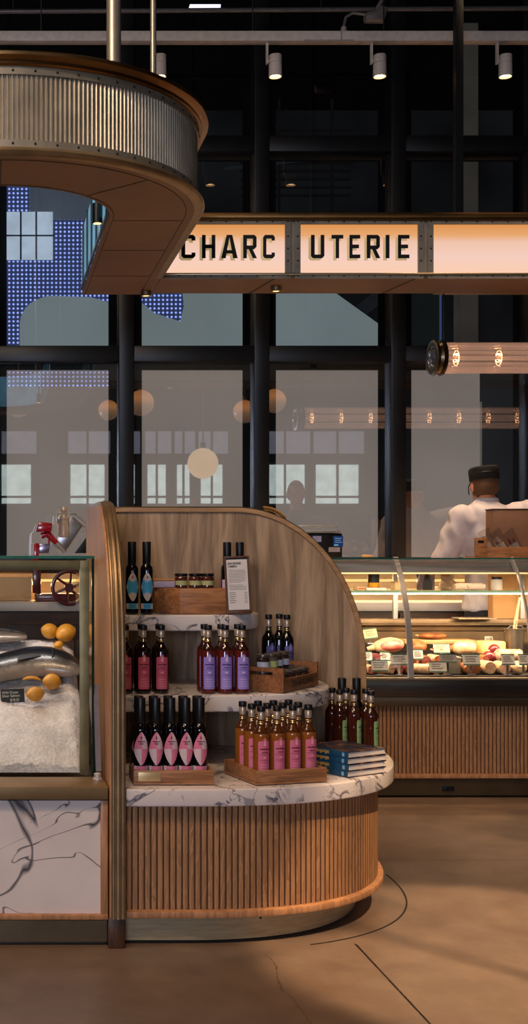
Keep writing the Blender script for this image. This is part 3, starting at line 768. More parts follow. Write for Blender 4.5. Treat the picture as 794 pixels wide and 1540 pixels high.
def tray(name, label, loc, rz, lx, ly, h, t=.010, plate=False):
    root = thing(name, label, 'tray', loc, rz)
    mb = MB(); mb.box(0, lx, 0, ly, .002, .010); obj('base_board', mb, M_tray, root, True)
    mb = MB(); mb.box(0, lx, 0, t, .0105, h, .0015); obj('side', mb, M_tray, root, True)
    mb = MB(); mb.box(0, lx, ly-t, ly, .0105, h, .0015); obj('side', mb, M_tray, root, True)
    for x in (0, lx-t):
        mb = MB(); mb.box(x, x+t, t+.0005, ly-t-.0005, .0105, h, .0015); obj('side', mb, M_tray, root, True)
    if plate:
        mb = MB(); mb.box(.014, .086, -.003, -.0003, .013, .043, .002); pl = obj('name_plate', mb, plain('brass_plate', (206,178,128), .4, .6, .06, 20), root, True)
    return root
z0 = ZS[0]+EPS
# --- bottom shelf: pink diamond oil bottles in the small tray
YT = 3.918; tx = X(201, YT)
tray('bottle_tray', 'small oak tray with a blank brass name plate, holding the pink diamond bottles', (tx, YT, z0), 0, X(321.5, YT)-tx, .130, .048, plate=True)
rp = Repeats(oil('pink'))
for row, y in enumerate((YT+.041, YT+.094)):
    for k, px in enumerate((211.5, 234, 256.5, 279, 300.5)):
        rp((X(px, YT+.041), y, z0+.0115), 0, '%s black bottle with pink diamond label from the bronze-edged panel, tray %s row' % (ORD[k], ('front', 'rear')[row]), 'pink diamond bottles in the small tray')
# --- pink label spirits in the turned tray
a = math.atan2(.064, .242); cx, cy = .85, 3.907
tray('bottle_tray', 'larger oak tray set at an angle, holding amber bottles with pink labels', (cx, cy, z0), a, .252, .236, .048)
rp = Repeats(spirit(LP, A_gold)); ca, sa = math.cos(a), math.sin(a)
for row in range(3):
    for k in range(4):
        u, v = .040+.0565*k, .044+.066*row
        rp((cx+u*ca-v*sa, cy+u*sa+v*ca, z0+.0115), a, '%s pink-labelled amber bottle from the oil bottles, %s row of the angled tray' % (ORD[k], ('front', 'middle', 'rear')[row]), 'pink label bottles in the angled tray')
# --- green label spirits at the end of the bottom shelf
rp = Repeats(spirit(LG, A_brown))
for row, y in enumerate((4.535, 4.595)):
    for k, px in enumerate((508, 529.5, 551)):
        yy = y + (0, .0, -.03)[k]
        rp((X(px, 4.56)+(.0,.0,.0)[k]-(.012*row if k < 2 else 0), yy, z0), .95, '%s green-labelled brown bottle counting toward the shelf tip, %s row behind the books' % (ORD[k], ('front', 'rear')[row]), 'green label bottles behind the books')
rp = Repeats(oil('lilac'))
for k, px in enumerate((514, 536)):
    rp((X(px, 4.69), 4.688, z0), .9, ('tall black-capped bottle under the end of the middle shelf, behind green-labelled bottles', 'tall black-capped bottle standing against the arched panel above the green-labelled bottles')[k], 'tall bottles behind the green labels')
# --- middle shelf
z1 = ZS[1]+EPS
rp = Repeats(spirit(LR, A_dark))
for row, y in enumerate((4.262, 4.322)):
    for k, px in enumerate((188.5, 215.5, 242.5)):
        rp((X(px, 4.262), y, z1), 0, '%s dark bottle with red label from the bronze-edged panel, middle shelf %s row' % (ORD[k], ('front', 'rear')[row]), 'red label bottles on the middle shelf')
rp = Repeats(spirit(LV, A_rose))
for row, y in enumerate((4.262, 4.322)):
    for k, px in enumerate((313, 338.5, 364)):
        rp((X(px, 4.262)-.003*row, y, z1), .04, '%s rose bottle with violet label from the red-labelled bottles, middle shelf %s row' % (ORD[k], ('front', 'rear')[row]), 'violet label bottles on the middle shelf')
rp = Repeats(spirit(LN, A_black))
for k, (px, y) in enumerate(((404, 4.665), (420, 4.70), (431.5, 4.645))):
    o = rp((X(px, y), y, z1), .3, ('black bottle with navy label half hidden by the top shelf, behind the jar crate', 'middle one of three black bottles behind the jar crate', 'black bottle behind the jar crate, nearest the bare arched panel')[k], 'black bottles behind the jar crate')
    o.scale = (1, 1, 1.07)
# --- crate of jars
M_crate = wood('crate_wood', (104,64,36), (150,98,58), 'X', 2.0)
ca = math.atan2(.264, .192); c0 = Vector((1.0196, 4.249, z1)); CL, CW = .326, .165
crate = thing('jar_crate', 'oak crate with a slot handle and stamped side, packed with small jars', 'crate', c0, ca)
mb = MB(); mb.box(0, CL, 0, CW, .001, .009); obj('base_board', mb, M_crate, crate, True)
def crate_end(x0):
    mb = MB(); hw, hz0, hz1 = .042, .060, .072
    y0, y1 = .0005, CW-.0005
    for a_, b_, c_, d_ in ((y0, y1, .0095, hz0), (y0, y1, hz1, .086), (y0, CW/2-hw, hz0, hz1), (CW/2+hw, y1, hz0, hz1)):
        mb.box(x0, x0+.012, a_, b_, c_, d_)
    return obj('end_board', mb, M_crate, crate, True)
crate_end(0); crate_end(CL-.012)
for y in (.0005, CW-.0125):
    mb = MB(); mb.box(.0125, CL-.0125, y, y+.011, .0095, .048); sb = obj('side_board', mb, M_crate, crate, True)
    if y < .01:
        mb = MB(); textmesh('TIN BUILDING', .028, Matrix.Translation((CL/2+.01, -.0006, .018)) @ RX, mb, 'CENTER', .0006, 1.12); obj('stamped_lettering', mb, M_ink, sb, True)
mjar = glass('jar_glass', (225,228,226), .12); M_lid = plain('jar_lid', (150,142,134), .3, .9)
def jar(fill, labc, lidm, r=.0235, h=.052):
    root = thing('jar', 'x', 'jar')
    mb = MB(); mb.lathe([(0,.001),(r-.003,0),(r,.003),(r,h-.012),(r-.002,h-.008),(r-.003,h-.006)], seg=18); obj('body', mb, fill, root, True)
    mb = MB(); mb.lathe([(0,h-.0055),(r-.0005,h-.005),(r,h-.004),(r,h+.005),(r-.0015,h+.006),(0,h+.006)], seg=18); obj('lid', mb, lidm, root, True)
    mb = MB(); label_patch(mb, r+.0004, lambda u: .010, lambda u: h-.020, 1.25, 0, 12); obj('label', mb, labc, root, True)
    return root
M_prs = plain('preserve_dark', (44,32,32), .12, 0, .4, 60, coat=.5); M_prg = plain('preserve_grey', (84,76,76), .12, 0, .3, 60, coat=.5)
M_lblu = plain('label_pale_blue', (170,180,200), .6); M_lgrn = plain('label_olive', (176,186,120), .6)
jA = Repeats(jar(M_prs, M_lblu, M_lid)); jB = Repeats(jar(M_prg, M_lgrn, M_lid))
cc, ss = math.cos(ca), math.sin(ca)
def inc(u, v, z): return (c0.x+u*cc-v*ss, c0.y+u*ss+v*cc, z)
for r_, v in enumerate((.043, .095)):
    for k in range(5):
        jA(inc(.043+.0585*k, v, z1+.0105), 0, '%s jar from the slot handle in the %s of the crate bottom layer' % (ORD[k], ('open side row', 'wall side row')[r_]), 'jars in the bottom layer of the crate')
k = 0
for (u, v, J, lab) in ((.05, .098, jA, 'pale-labelled jar on the upper layer, next to the slot handle'), (.105, .092, jB, 'olive-labelled jar on the upper layer of the crate'),
                       (.165, .096, jA, 'third jar from the slot handle on the crate upper layer'), (.225, .096, jA, 'jar on the crate upper layer closest to the far end board')):
    J(inc(u, v, z1+.0105+.0595), 0, lab, 'jars on the upper layer of the crate')
# --- top shelf
z2 = ZS[2]+EPS
rp = Repeats(oil('blue'))
for k, px in enumerate((176.5, 198.5, 220.5)):
    rp((X(px, 4.465), 4.465, z2), 0, ('black bottle with blue diamond label mostly hidden by the bronze-edged panel', 'black bottle with blue diamond label between two like it on the top shelf', 'black bottle with blue diamond label beside the oak riser box')[k], 'blue diamond bottles on the top shelf')
rp = Repeats(oil('lilac'))
for k, px in enumerate((341.5, 360.5)):
    rp((X(px, 4.66), 4.66, z2), 0, ('tall black bottle with lilac striped label beside the menu board', 'tall black bottle hidden behind the menu board except its cap')[k], 'tall black bottles behind the menu board')
bxa = math.radians(24); b0 = Vector((X(271, 4.46), 4.462, z2)); 
riser = thing('riser_box', 'upturned oak riser box carrying three jars and a paper packet', 'box', b0, 0)
mb = MB(); hb = Z(885, 4.46)-z2
poly = [(0, 0), (.175, .0), (.165, .155), (-.115, .155)]
mb.prism(poly, 0, hb, .0015); obj('box_body', mb, M_oakx, riser, True)
jC = Repeats(jar(plain('preserve_red', (70,28,22), .12, 0, .4, 50, coat=.5), plain('label_sage', (158,160,110), .6), plain('jar_lid_dark', (34,26,26), .3, .4), .0235, .047))
for k, px in enumerate((272.5, 293.5, 312)):
    jC((X(px, 4.497), 4.497, z2+hb+EPS), 0, '%s small sage-labelled jar from the blue diamond bottles, on the oak riser box' % ORD[k], 'sage label jars on the riser box')
mb = MB(); pk = thing('paper_packet', 'flat pale packet with tan top lying on the oak riser box', 'packet', (X(252,4.59), 4.58, z2+hb+.001))
y0 = 4.575; mb.box(X(231, 4.56), X(262, 4.56), y0-.025, y0+.03, z2+hb+.001, z2+hb+.024, .002); obj('sleeve', mb, plain('packet_lilac', (170,160,186), .7), pk)
mb = MB(); mb.box(X(231, 4.56), X(262, 4.56), y0-.024, y0+.03, z2+hb+.0245, z2+hb+.034, .003); obj('cover', mb, plain('packet_tan', (190,136,90), .7, 0, .25, 30), pk)
# menu board
Ym = 4.447; mbd = thing('menu_board', 'small wooden clip frame holding a printed white price list', 'sign', P(360, 924, Ym))
Rm = Matrix.Translation((X(360.5, Ym), Ym, z2+.0005)) @ Matrix.Rotation(-.035, 4, 'Y') @ Matrix.Rotation(-.10, 4, 'X')
bw, bh = 38/S(Ym)/2, 88/S(Ym)
mb = MB(); fw = .0065
mb.box(-bw, bw, 0, .008, .003, fw+.008, .001, Rm); mb.box(-bw, bw, 0, .008, bh-fw, bh, .001, Rm); mb.box(-bw, -bw+fw, 0, .008, fw+.008, bh-fw, 0, Rm); mb.box(bw-fw, bw, 0, .008, fw+.008, bh-fw, 0, Rm)
obj('frame', mb, wood('frame_walnut', (64,40,26), (100,66,44), 'Z', 2), mbd)
mb = MB(); mb.box(-bw+fw, bw-fw, .004, .0055, fw, bh-fw, 0, Rm); obj('backing', mb, M_black, mbd)
mb = MB(); px0, px1 = -bw+fw+.001, bw-fw-.002; mb.box(px0, px1, .0015, .003, fw+.010, bh-fw-.006, 0, Rm); pp = obj('price_sheet', mb, plain('sheet', (206,200,198), .8, 0, .04, 10), mbd)
mb = MB()
def row(x0, x1, z, h): mb.box(x0, x1, .0009, .0014, z, z+h, 0, Rm)
textmesh('JEAN-GEORGES', .0105, Rm @ Matrix.Translation((px0+.005, .0008, bh-.030)) @ RX, mb, 'LEFT', .0004, .66)
textmesh("L'AMBRE B", .0105, Rm @ Matrix.Translation((px0+.005, .0008, bh-.041)) @ RX, mb, 'LEFT', .0004, .66)
z = bh-.052
for i in range(9): row(px0+.006, px1-.006-(.02 if i in (8,) else random.uniform(0,.006)), z, .0011); z -= .0055
z -= .005
for i in range(4): row(px0+.006, px1-.008-(.012 if i == 0 else 0), z, .0011); z -= .0055
z -= .006
for i in range(6): row(px0+.006, px0+random.uniform(.022,.034), z, .0016); row(px1-.016, px1-.005, z, .0016); z -= .0072
obj('lettering', mb, plain('print_grey', (70,66,70), .8), pp)
# --- books
def cover_mat():
    m, nt, b = _nt('book_cover'); n = noise(nt, coords(nt), 26, 5, .6, .8)
    nt.links.new(ramp(nt, n.outputs['Fac'], [(.40, (14,22,44)), (.50, (26,36,60)), (.58, (92,52,34)), (.68, (150,104,60))]), b.inputs['Base Color'])
    b.inputs['Roughness'].default_value = .35; return m
ba = math.radians(30); e0 = Vector((1.185, 4.05, z0)); M_bpaper = plain('book_pages', (222,212,200), .8, 0, .1, 120, stretch=(1,1,30)); M_cover = cover_mat(); M_spine = plain('book_spine', (24,72,104), .4, 0, .2, 30)
def book():
    """origin = near corner, pages along +x, spine along +y at x=0"""
    root = thing('book', 'x', 'book'); t, w, l = .0205, .178, .205
    mb = MB(); mb.box(.003, w-.003, .003, l-.003, .0022, t-.0022); obj('pages', mb, M_bpaper, root, True)
    mb = MB(); mb.box(0, w, 0, l, 0, .002); mb.box(0, w, 0, l, t-.002, t); obj('cover', mb, M_cover, root, True)
    mb = MB(); mb.box(-.002, -.0002, 0, l, 0, t, .0004); sp = obj('spine', mb, M_spine, root, True)
    Rs = Matrix.Rotation(-PI/2, 4, 'Z')
    mb = MB(); textmesh('jean-georges', .018, Matrix.Translation((-.0026, .150, .0065)) @ Rs @ RX, mb, 'LEFT', .0004, .72); obj('spine_lettering', mb, plain('gold_print', (206,170,70), .5), sp, True)
    mb = MB(); mb.box(-.0026, -.0021, .016, .026, .004, .017); obj('spine_mark', mb, plain('pale_print', (130,170,200), .5), sp, True)
    return root
rp = Repeats(book()); nm = ('lowest', 'second from bottom', 'third from bottom', 'topmost')
for k in range(4):
    o = rp((e0.x+(.0,.003,.001,.002)[k], e0.y+(.002,0,.003,.001)[k], z0+k*.0211), ba+(.0,.02,-.015,.01)[k], '%s blue hardback cookbook of the stack at the marble shelf tip' % nm[k], 'blue cookbooks on the bottom shelf')
# ================================================================ deli case
YD = 6.2; DX0, DX1 = 1.42, 4.3
deli = thing('deli_case', 'lit deli case with curved glass front, steel apron and slatted oak base', 'display case', (2.8, 6.6, 0))
zap0, zap1 = Z(1048, YD), Z(1022, YD)
mb = MB(); path = [(DX0, YD+.03), (DX1, YD+.03)]
corrugate(mb, path, .0200, [-.007, -.001, 0, 0, 0, 0, -.001], Z(1166, YD), Z(1062, YD), False, [1,0,0,0,0,0,0]); obj('slatted_front', mb, M_slat, deli)
mb = MB(); mb.box(DX0, DX1, YD+.042, 6.98, .012, zap0); obj('carcass', mb, M_dkwood, deli)
mb = MB(); mb.box(DX0, DX1, YD+.005, YD+.041, Z(1171, YD), Z(1165, YD)-.0005, .002); obj('base_rail', mb, M_oakwarm, deli)
mb = MB(); mb.box(DX0, DX1, YD+.022, YD+.041, .012, Z(1171.5, YD)); kp = obj('kick_plate', mb, plain('kick_brown', (92,78,58), .5, .8, .15, 8), deli)
mb = MB(); p = P(676, 1187, YD); mb.box(p.x-.03, p.x+.03, YD+.014, YD+.0215, p.z-.012, p.z+.012, .003); mb.tube([(p.x, YD+.012, p.z), (p.x, YD-.004, p.z)], .009, 8); obj('latch', mb, M_blackm, kp)
mb = MB(); mb.box(DX0, DX1, YD-.004, YD+.041, Z(1062, YD), zap0-.0005, .003); obj('bronze_band', mb, plain('band_bronze', (120,104,84), .38, 1, .12, 6), deli)
mb = MB(); mb.box(DX0, DX1, YD-.012, YD+.041, zap0, zap1, .006); obj('steel_apron', mb, plain('apron_steel', (112,104,98), .3, 1, .12, 5, stretch=(1,20,20)), deli)
mb = MB(); mb.box(DX0, DX1, YD-.006, YD+.041, zap1+.0005, zap1+.008); obj('glass_rail', mb, plain('rail_bright', (220,200,170), .3, .8), deli)
TIER = [(6.245, 6.44, .615), (6.44, 6.60, .650), (6.60, 6.80, .690), (6.80, 6.985, .735)]
mb = MB()
for a, b, z in TIER: mb.box(DX0+.01, DX1, a, b-.0005, .52, z)
obj('stepped_deck', mb, plain('deck_steel', (46,38,32), .4, .3, .2, 8), deli)
mb = MB(); mb.box(DX0, DX1, 6.985, 7.02, .52, .80); mb.box(DX0, DX1, 6.97, 7.03, .80, .868, .004)
mb.box(DX0, DX1, 6.93, 6.969, .835, .845)
obj('rear_rail', mb, plain('rail_steel', (120,98,72), .4, .6, .2, 8), deli)
prof = [(YD+.004, zap1+.008), (YD+.012, .70), (YD+.03, .82), (YD+.065, .94), (YD+.115, 1.05), (YD+.175, 1.14), (YD+.245, 1.2145)]
mb = MB()
for (a, za), (b, zb) in zip(prof, prof[1:]): mb.quad((DX0, a, za), (DX1, a, za), (DX1, b, zb), (DX0, b, zb))
for f in mb.bm.faces: f.smooth = True
bmesh.ops.remove_doubles(mb.bm, verts=mb.bm.verts, dist=1e-5)
fgl = obj('curved_glass', mb, glass('deli_glass', (248,250,246), .02, .03), deli)
for x0, w in ((X(609, YD)+.03, .026), (X(787, 6.3), .010)):
    mb = MB(); nn = norms(prof)
    mb.sweep([(x0, a, z) for a, z in prof], [(0, -n[0], -n[1]) for n in nn], Vector((1,0,0)), [(-w/2, -.002), (-w/2, .014), (w/2, .014), (w/2, -.002)], True)
    obj('glass_strut', mb, M_steel, fgl)
mb = MB(); mb.quad((DX0, 6.40, 1.2165), (DX1, 6.40, 1.2165), (DX1, 7.03, 1.2165), (DX0, 7.03, 1.2165)); tgl = obj('top_glass', mb, M_case, deli)
mb = MB(); mb.box(DX0, DX1, 6.394, 6.40, 1.211, 1.219); obj('glass_edge', mb, M_edge, tgl)
mb = MB(); mb.box(DX0, DX1, 6.452, 6.52, Z(861, 6.45), 1.2095, .006); lh = obj('lamp_housing', mb, plain('housing_steel', (206,206,208), .35, .25, .15, 6, stretch=(1,1,14)), deli)
mb = MB(); mb.box(DX0+.03, DX1, 6.50, 6.514, Z(862, 6.45)-.005, Z(861, 6.45)-.0006); obj('lamp_strip', mb, glow('warm_strip', (255,206,140), 2.2), lh)
mb = MB(); mb.box(DX0, DX1, 6.50, 6.95, 1.036, 1.042); gs = obj('glass_shelf', mb, M_case, deli)
mb = MB(); mb.box(DX0, DX1, 6.494, 6.4995, 1.034, 1.044); obj('glass_edge', mb, plain('edge_green', (84,112,92), .2, 0, .1, 20), gs)
mb = MB(); mb.box(DX0+.03, DX1, 6.51, 6.53, 1.024, 1.0355); obj('lamp_strip', mb, M_steel, gs)
for px in (595, 786):
    mb = MB(); x = X(px, 7.0); mb.box(x-.012, x+.012, 7.0, 7.024, .868, 1.2155); obj('rear_post', mb, M_steel, deli)
mb = MB(); mb.quad((DX0, 6.23, zap1), (DX0, 7.03, zap1), (DX0, 7.03, 1.21), (DX0, 6.46, 1.21)); obj('end_glass', mb, M_case, deli)
# ---------------------------------------------------------------- food
def meat(name, rgb, rgb2, sc_=40, rough=.45):
    if name in MATS: return MATS[name]
    m, nt, b = _nt(name); n = noise(nt, coords(nt), sc_, 5, .65, .4)
    nt.links.new(ramp(nt, n.outputs['Fac'], [(.38, rgb), (.62, rgb2)]), b.inputs['Base Color']); b.inputs['Roughness'].default_value = rough
    bump(nt, b, n.outputs['Fac'], .3, .004); MATS[name] = m; return m
MT_sal = meat('salami_skin', (150,96,64), (206,176,146), 60); MT_cut = meat('salami_cut', (140,40,36), (196,120,104), 120)
MT_pale = meat('pale_rind', (190,150,104), (222,188,142), 30); MT_ham = meat('ham_red', (200,80,66), (226,140,120), 40)
MT_fat = meat('ham_fat', (206,164,118), (224,188,144), 20); MT_brown = meat('brown_loaf', (128,70,34), (176,110,60), 30)
MT_dark = meat('dark_cured', (60,22,22), (112,40,40), 40); MT_ball = meat('red_ball', (92,22,26), (130,40,42), 25, .3)
MT_cheese = meat('cheese_rind', (206,154,84), (230,186,120), 20); MT_ctop = meat('cheese_top', (226,184,124), (240,206,150), 10)
def tier_for(py):
    best = None
    for k, (a, b, z) in enumerate(TIER):
        y = (a+b)/2; d = abs(Z(py, y)-z)
        if best is None or d < best[0]: best = (d, k)
    return TIER[best[1]]
def base(px, t, dy=0):
    a, b, z = TIER[t]; y = (a+b)/2+dy; return Vector((X(px, y), y, z+.0008)), S(y)
def salami(px, t, w, h, label, skin=MT_sal, cut=MT_cut, dirx=0.0, L=None, dy=0, cat='salami', name='salami', lift=0, grp=None):
    """log lying with its cut end to the front (dirx=0) or along X (dirx=1)"""
    dy = dy if (dy or t) else .028
    c, s = base(px, t, dy); r = h/s/2; L = L or (.10 if t == 0 else .11)
    root = thing(name, label, cat, (c.x, c.y, c.z+lift), 0, grp)
    ang = dirx*PI/2
    R = Matrix.Translation((c.x, c.y, c.z+r+.0004+lift)) @ Matrix.Rotation(ang, 4, 'Z') @ Matrix.Rotation(-PI/2, 4, 'X')
    k = (w/h) if dirx < .5 else 1.0
    K = Matrix.Diagonal((k, 1, 1, 1))
    mb = MB(); mb.lathe([(r*.9,-L/2),(r,-L/2+.008),(r,L/2-.02),(r*.6,L/2-.004),(0,L/2)], seg=20, M=R @ K, close=False); obj('casing', mb, skin, root)
    mb = MB(); mb.lathe([(0,-L/2-.0006),(r*.9,-L/2)], seg=20, M=R @ K, close=False); obj('cut_face', mb, cut, root)
    return root
def lump(px, t, w, h, label, m, cat, name, dy=0, lift=0, bumpy=.05, deep=.055, grp=None, part='stub', pm=None):
    c, s = base(px, t, dy); root = thing(name, label, cat, (c.x, c.y, c.z+lift), 0, grp)
    mb = MB(); mb.ell((c.x, c.y, c.z+h/s/2*1.06+lift), (w/s/2, deep, h/s/2), None, 18, 12, bumpy); obj('body', mb, m, root)
    mb = MB(); mb.tube([(c.x-w/s/2*.93, c.y, c.z+h/s/2+lift), (c.x-w/s/2-.012, c.y-.004, c.z+h/s/2+.006+lift)], [.006, .003], 8); obj('string', mb, pm or MT_pale, root)
    return root
# rear tiers
c, s = base(640, 3); mb = MB(); bd = thing('serving_board', 'long pale wooden serving board on the highest step of the deli case', 'board', c)
mb.box(X(603, c.y), X(708, c.y), c.y-.07, c.y+.06, c.z, c.z+.022, .004); obj('board', mb, wood('board_pale', (190,140,86), (224,178,120), 'X', 1.5), bd)
mb = MB(); mb.tube([(X(708, c.y)+.0005, c.y, c.z+.011), (X(716, c.y), c.y, c.z+.011)], .009, 8); obj('handle', mb, M_oakx, bd)
lump(650, 3, 44, 9, 'flat smoked bacon slab on the pale serving board', MT_brown, 'bacon', 'bacon_slab', 0, .0235, .04, .05)
# ham
c, s = base(585, 2); ham = thing('cured_ham', 'cured ham leg with pink cut face rimmed in pale fat', 'ham', c)
w_, h_ = 46/s/2, 24/s/2; cen = Vector((c.x, c.y+.01, c.z+h_*1.04))
mb = MB(); mb.ell(cen, (w_, .075, h_), Matrix.Rotation(-.12, 4, 'Y'), 22, 14, .03); obj('body', mb, MT_fat, ham)
mb = MB(); mb.ell(cen+Vector((.004, -.043, .004)), (w_*.78, .042, h_*.74), Matrix.Rotation(-.12, 4, 'Y'), 22, 14); obj('cut_face', mb, MT_ham, ham)
mb = MB(); mb.tube([cen+Vector((-w_*.9,0,-.01)), cen+Vector((-w_*1.35,.01,-.02))], [.02,.012], 10); obj('bone_end', mb, MT_fat, ham)
lump(628, 2, 26, 20, 'round rolled roast beside the steel strut, behind price cards', MT_brown, 'roast', 'rolled_roast')
lump(658, 2, 16, 13, 'dark cured morsel a little past the rolled roast', MT_dark, 'cured meat', 'cured_meat', -.03)
# cheese wheel
c, s = base(737, 2, .015); r = 21.8/s; hh = 19/s; ch = thing('round_cheese', 'large golden wheel of cheese behind the small red salami balls', 'cheese', c)
mb = MB(); mb.lathe([(0,0),(r-.006,0),(r,.006),(r,hh-.008),(r-.006,hh),(r-.01,hh)], (c.x, c.y, c.z), 36, close=False); obj('rind', mb, MT_cheese, ch)
mb = MB(); mb.lathe([(r-.01,hh+.0003),(0,hh+.0006)], (c.x, c.y, c.z), 36, close=False); obj('top_face', mb, MT_ctop, ch)
# pail with tongs
c, s = base(773, 2, .02); r = 15/s; hh = 37/s; pa = thing('steel_pail', 'steel pail holding wooden tongs beside the cheese wheel', 'pail', c)
mb = MB(); mb.lathe([(0,.001),(r*.82,0),(r,hh),(r+.004,hh),(r+.004,hh+.004),(r-.004,hh+.004),(r*.78,.006),(0,.006)], (c.x, c.y, c.z), 26, close=False); obj('body', mb, plain('pail_metal', (120,110,96), .35, .8), pa)
mb = MB(); mb.tube([(c.x-r, c.y, c.z+hh*.9), (c.x-r*.6, c.y-.03, c.z+hh+.02), (c.x+r*.6, c.y-.03, c.z+hh+.02), (c.x+r, c.y, c.z+hh*.9)], .002, 6); obj('bail', mb, M_steel, pa)
tn = thing('tongs', 'pale wooden tongs standing in the steel pail', 'tongs', (c.x, c.y, c.z+.01))
mb = MB(); tp = P(790, 850, 6.8); mb.tube([(c.x-.01, c.y, c.z+.012), (c.x+.0, c.y, c.z+hh+.02), (c.x+.03, c.y+.0, 1.0)], .006, 8); obj('arm', mb, MT_pale, tn)
mb = MB(); mb.tube([(c.x+.012, c.y+.015, c.z+.012), (c.x+.018, c.y+.015, c.z+hh+.02), (c.x+.033, c.y+.006, 1.0)], .006, 8); obj('arm', mb, MT_pale, tn)
# middle tier
salami(567, 1, 20, 16, 'speckled salami beside the wooden arch, third step of the deli deck', MT_dark, MT_cut, .08)
salami(591, 1, 17, 15, 'small pale sausage right under the ham', MT_pale, MT_ham, .08)
salami(618, 1, 15, 15, 'brown salami with pale casing just before the steel strut', MT_sal, MT_cut, .08)
salami(634, 1, 16, 14, 'salami with a reddish cut end just past the steel strut', MT_brown, MT_cut, .08)
salami(652, 1, 16, 15, 'stubby salami showing an orange-red cut face by the curved strut', MT_sal, meat('cut_orange', (176,84,40), (214,130,80), 90), .08)
salami(697, 2, 30, 19, 'thick pale log lying lengthways before the serving board', MT_pale, MT_cheese, 1, .115, -.03)
salami(763, 1, 30, 23, 'pinkish sausage log with tied casing in front of the pail', MT_sal, MT_pale, .9, .14)
def ball(px, t, d, label, lift=0, dy=0):
    c, s = base(px, t, dy); r = d/s/2; root = thing('salami_ball', label, 'salami', (c.x, c.y, c.z+lift), 0)
    mb = MB(); mb.ell((c.x, c.y, c.z+r+.0005+lift), (r, r, r), None, 20, 14, .01); obj('casing', mb, MT_ball, root)
    mb = MB(); mb.ell((c.x, c.y, c.z+2*r+lift), (.006,.006,.007)); obj('knot', mb, MT_pale, root)
ball(735, 1, 20, 'lower dark red salami ball, nearer the glass'); ball(743, 2, 17, 'upper dark red salami ball against the cheese wheel', .0, -.101)
# front tier
salami(552.5, 0, 11, 14, 'sausage end peeping out beside the wooden arch in the front row', MT_sal, MT_cut, .08)
salami(566, 0, 12, 13, 'second front-row sausage from the wooden arch', MT_pale, MT_brown, .08)
salami(583, 0, 10.5, 19, 'pale bent sausage standing up in the front row', MT_pale, MT_sal, .08)
salami(595, 0, 11, 14, 'fifth front-row sausage from the wooden arch, dark skinned', MT_dark, MT_cut, .08)
salami(608, 0, 10.5, 17, 'slim dark sausage touching the steel strut in the front row', MT_dark, MT_brown, .08)
salami(631, 0, 24, 15, 'floury salami lying just past the strut in the front row', MT_pale, MT_sal, .6, .10)
salami(648, 0, 12, 16, 'front-row brown salami half behind a price card', MT_brown, MT_cut, .08)
salami(704, 0, 29, 17, 'brown flat-topped loaf of pate beside the glass tub', MT_brown, MT_brown, .08, None, 0, 'pate', 'pate_loaf')
salami(730, 0, 20, 20, 'white-rind salami with round cut end beside the pate loaf', MT_pale, meat('cut_tan', (190,140,96), (226,190,150), 70), .08)
salami(752, 0, 20, 19, 'white-rind salami with split cut end, second from the pate loaf', MT_pale, meat('cut_pink', (206,150,120), (232,196,166), 70), .08)
lump(779, 0, 24, 19, 'crumbly pale cheese at the end of the front row', MT_pale, 'cheese', 'crumbly_cheese', 0, 0, .09)
c, s = base(680, 0, .03); tb = thing('glass_tub', 'square glass tub of grey spread in the front row', 'tub', c); w_, h_ = 10/s, 23/s
mb = MB(); mb.box(c.x-w_, c.x+w_, c.y-w_, c.y+w_, c.z, c.z+h_, .008); obj('body', mb, plain('tub_grey', (150,140,120), .12, 0, .2, 40, coat=.5), tb)
mb = MB(); mb.box(c.x-w_-.002, c.x+w_+.002, c.y-w_-.002, c.y+w_+.002, c.z+h_+.0005, c.z+h_+.01, .003); obj('lid', mb, plain('tub_lid', (196,186,170), .3), tb)
salami(579.5, 1, 6.5, 12, 'thin dark stick of salami squeezed beneath the ham cut face', MT_dark, MT_cut, .08)
salami(604.5, 1, 9, 13, 'narrow brown sausage under the bone side of the ham', MT_brown, MT_cut, .08)
salami(668, 1, 11, 13, 'pale sausage behind the greyish price card', MT_pale, MT_brown, .08)
salami(722, 1, 12, 15, 'brown sausage with reddish end wedged against the lower salami ball', MT_brown, MT_cut, .08)
salami(661.5, 0, 9, 14, 'front-row dark sausage touching the glass tub', MT_dark, MT_brown, .08)
lump(680, 2, 18, 13, 'small brown dried sausage heap before the serving board', MT_brown, 'cured meat', 'dried_sausage', .055, 0, .05, .035)
lump(704, 2, 20, 14, 'pinkish dried sausage before the handle of the serving board', MT_sal, 'cured meat', 'dried_sausage', .055, 0, .05, .035)
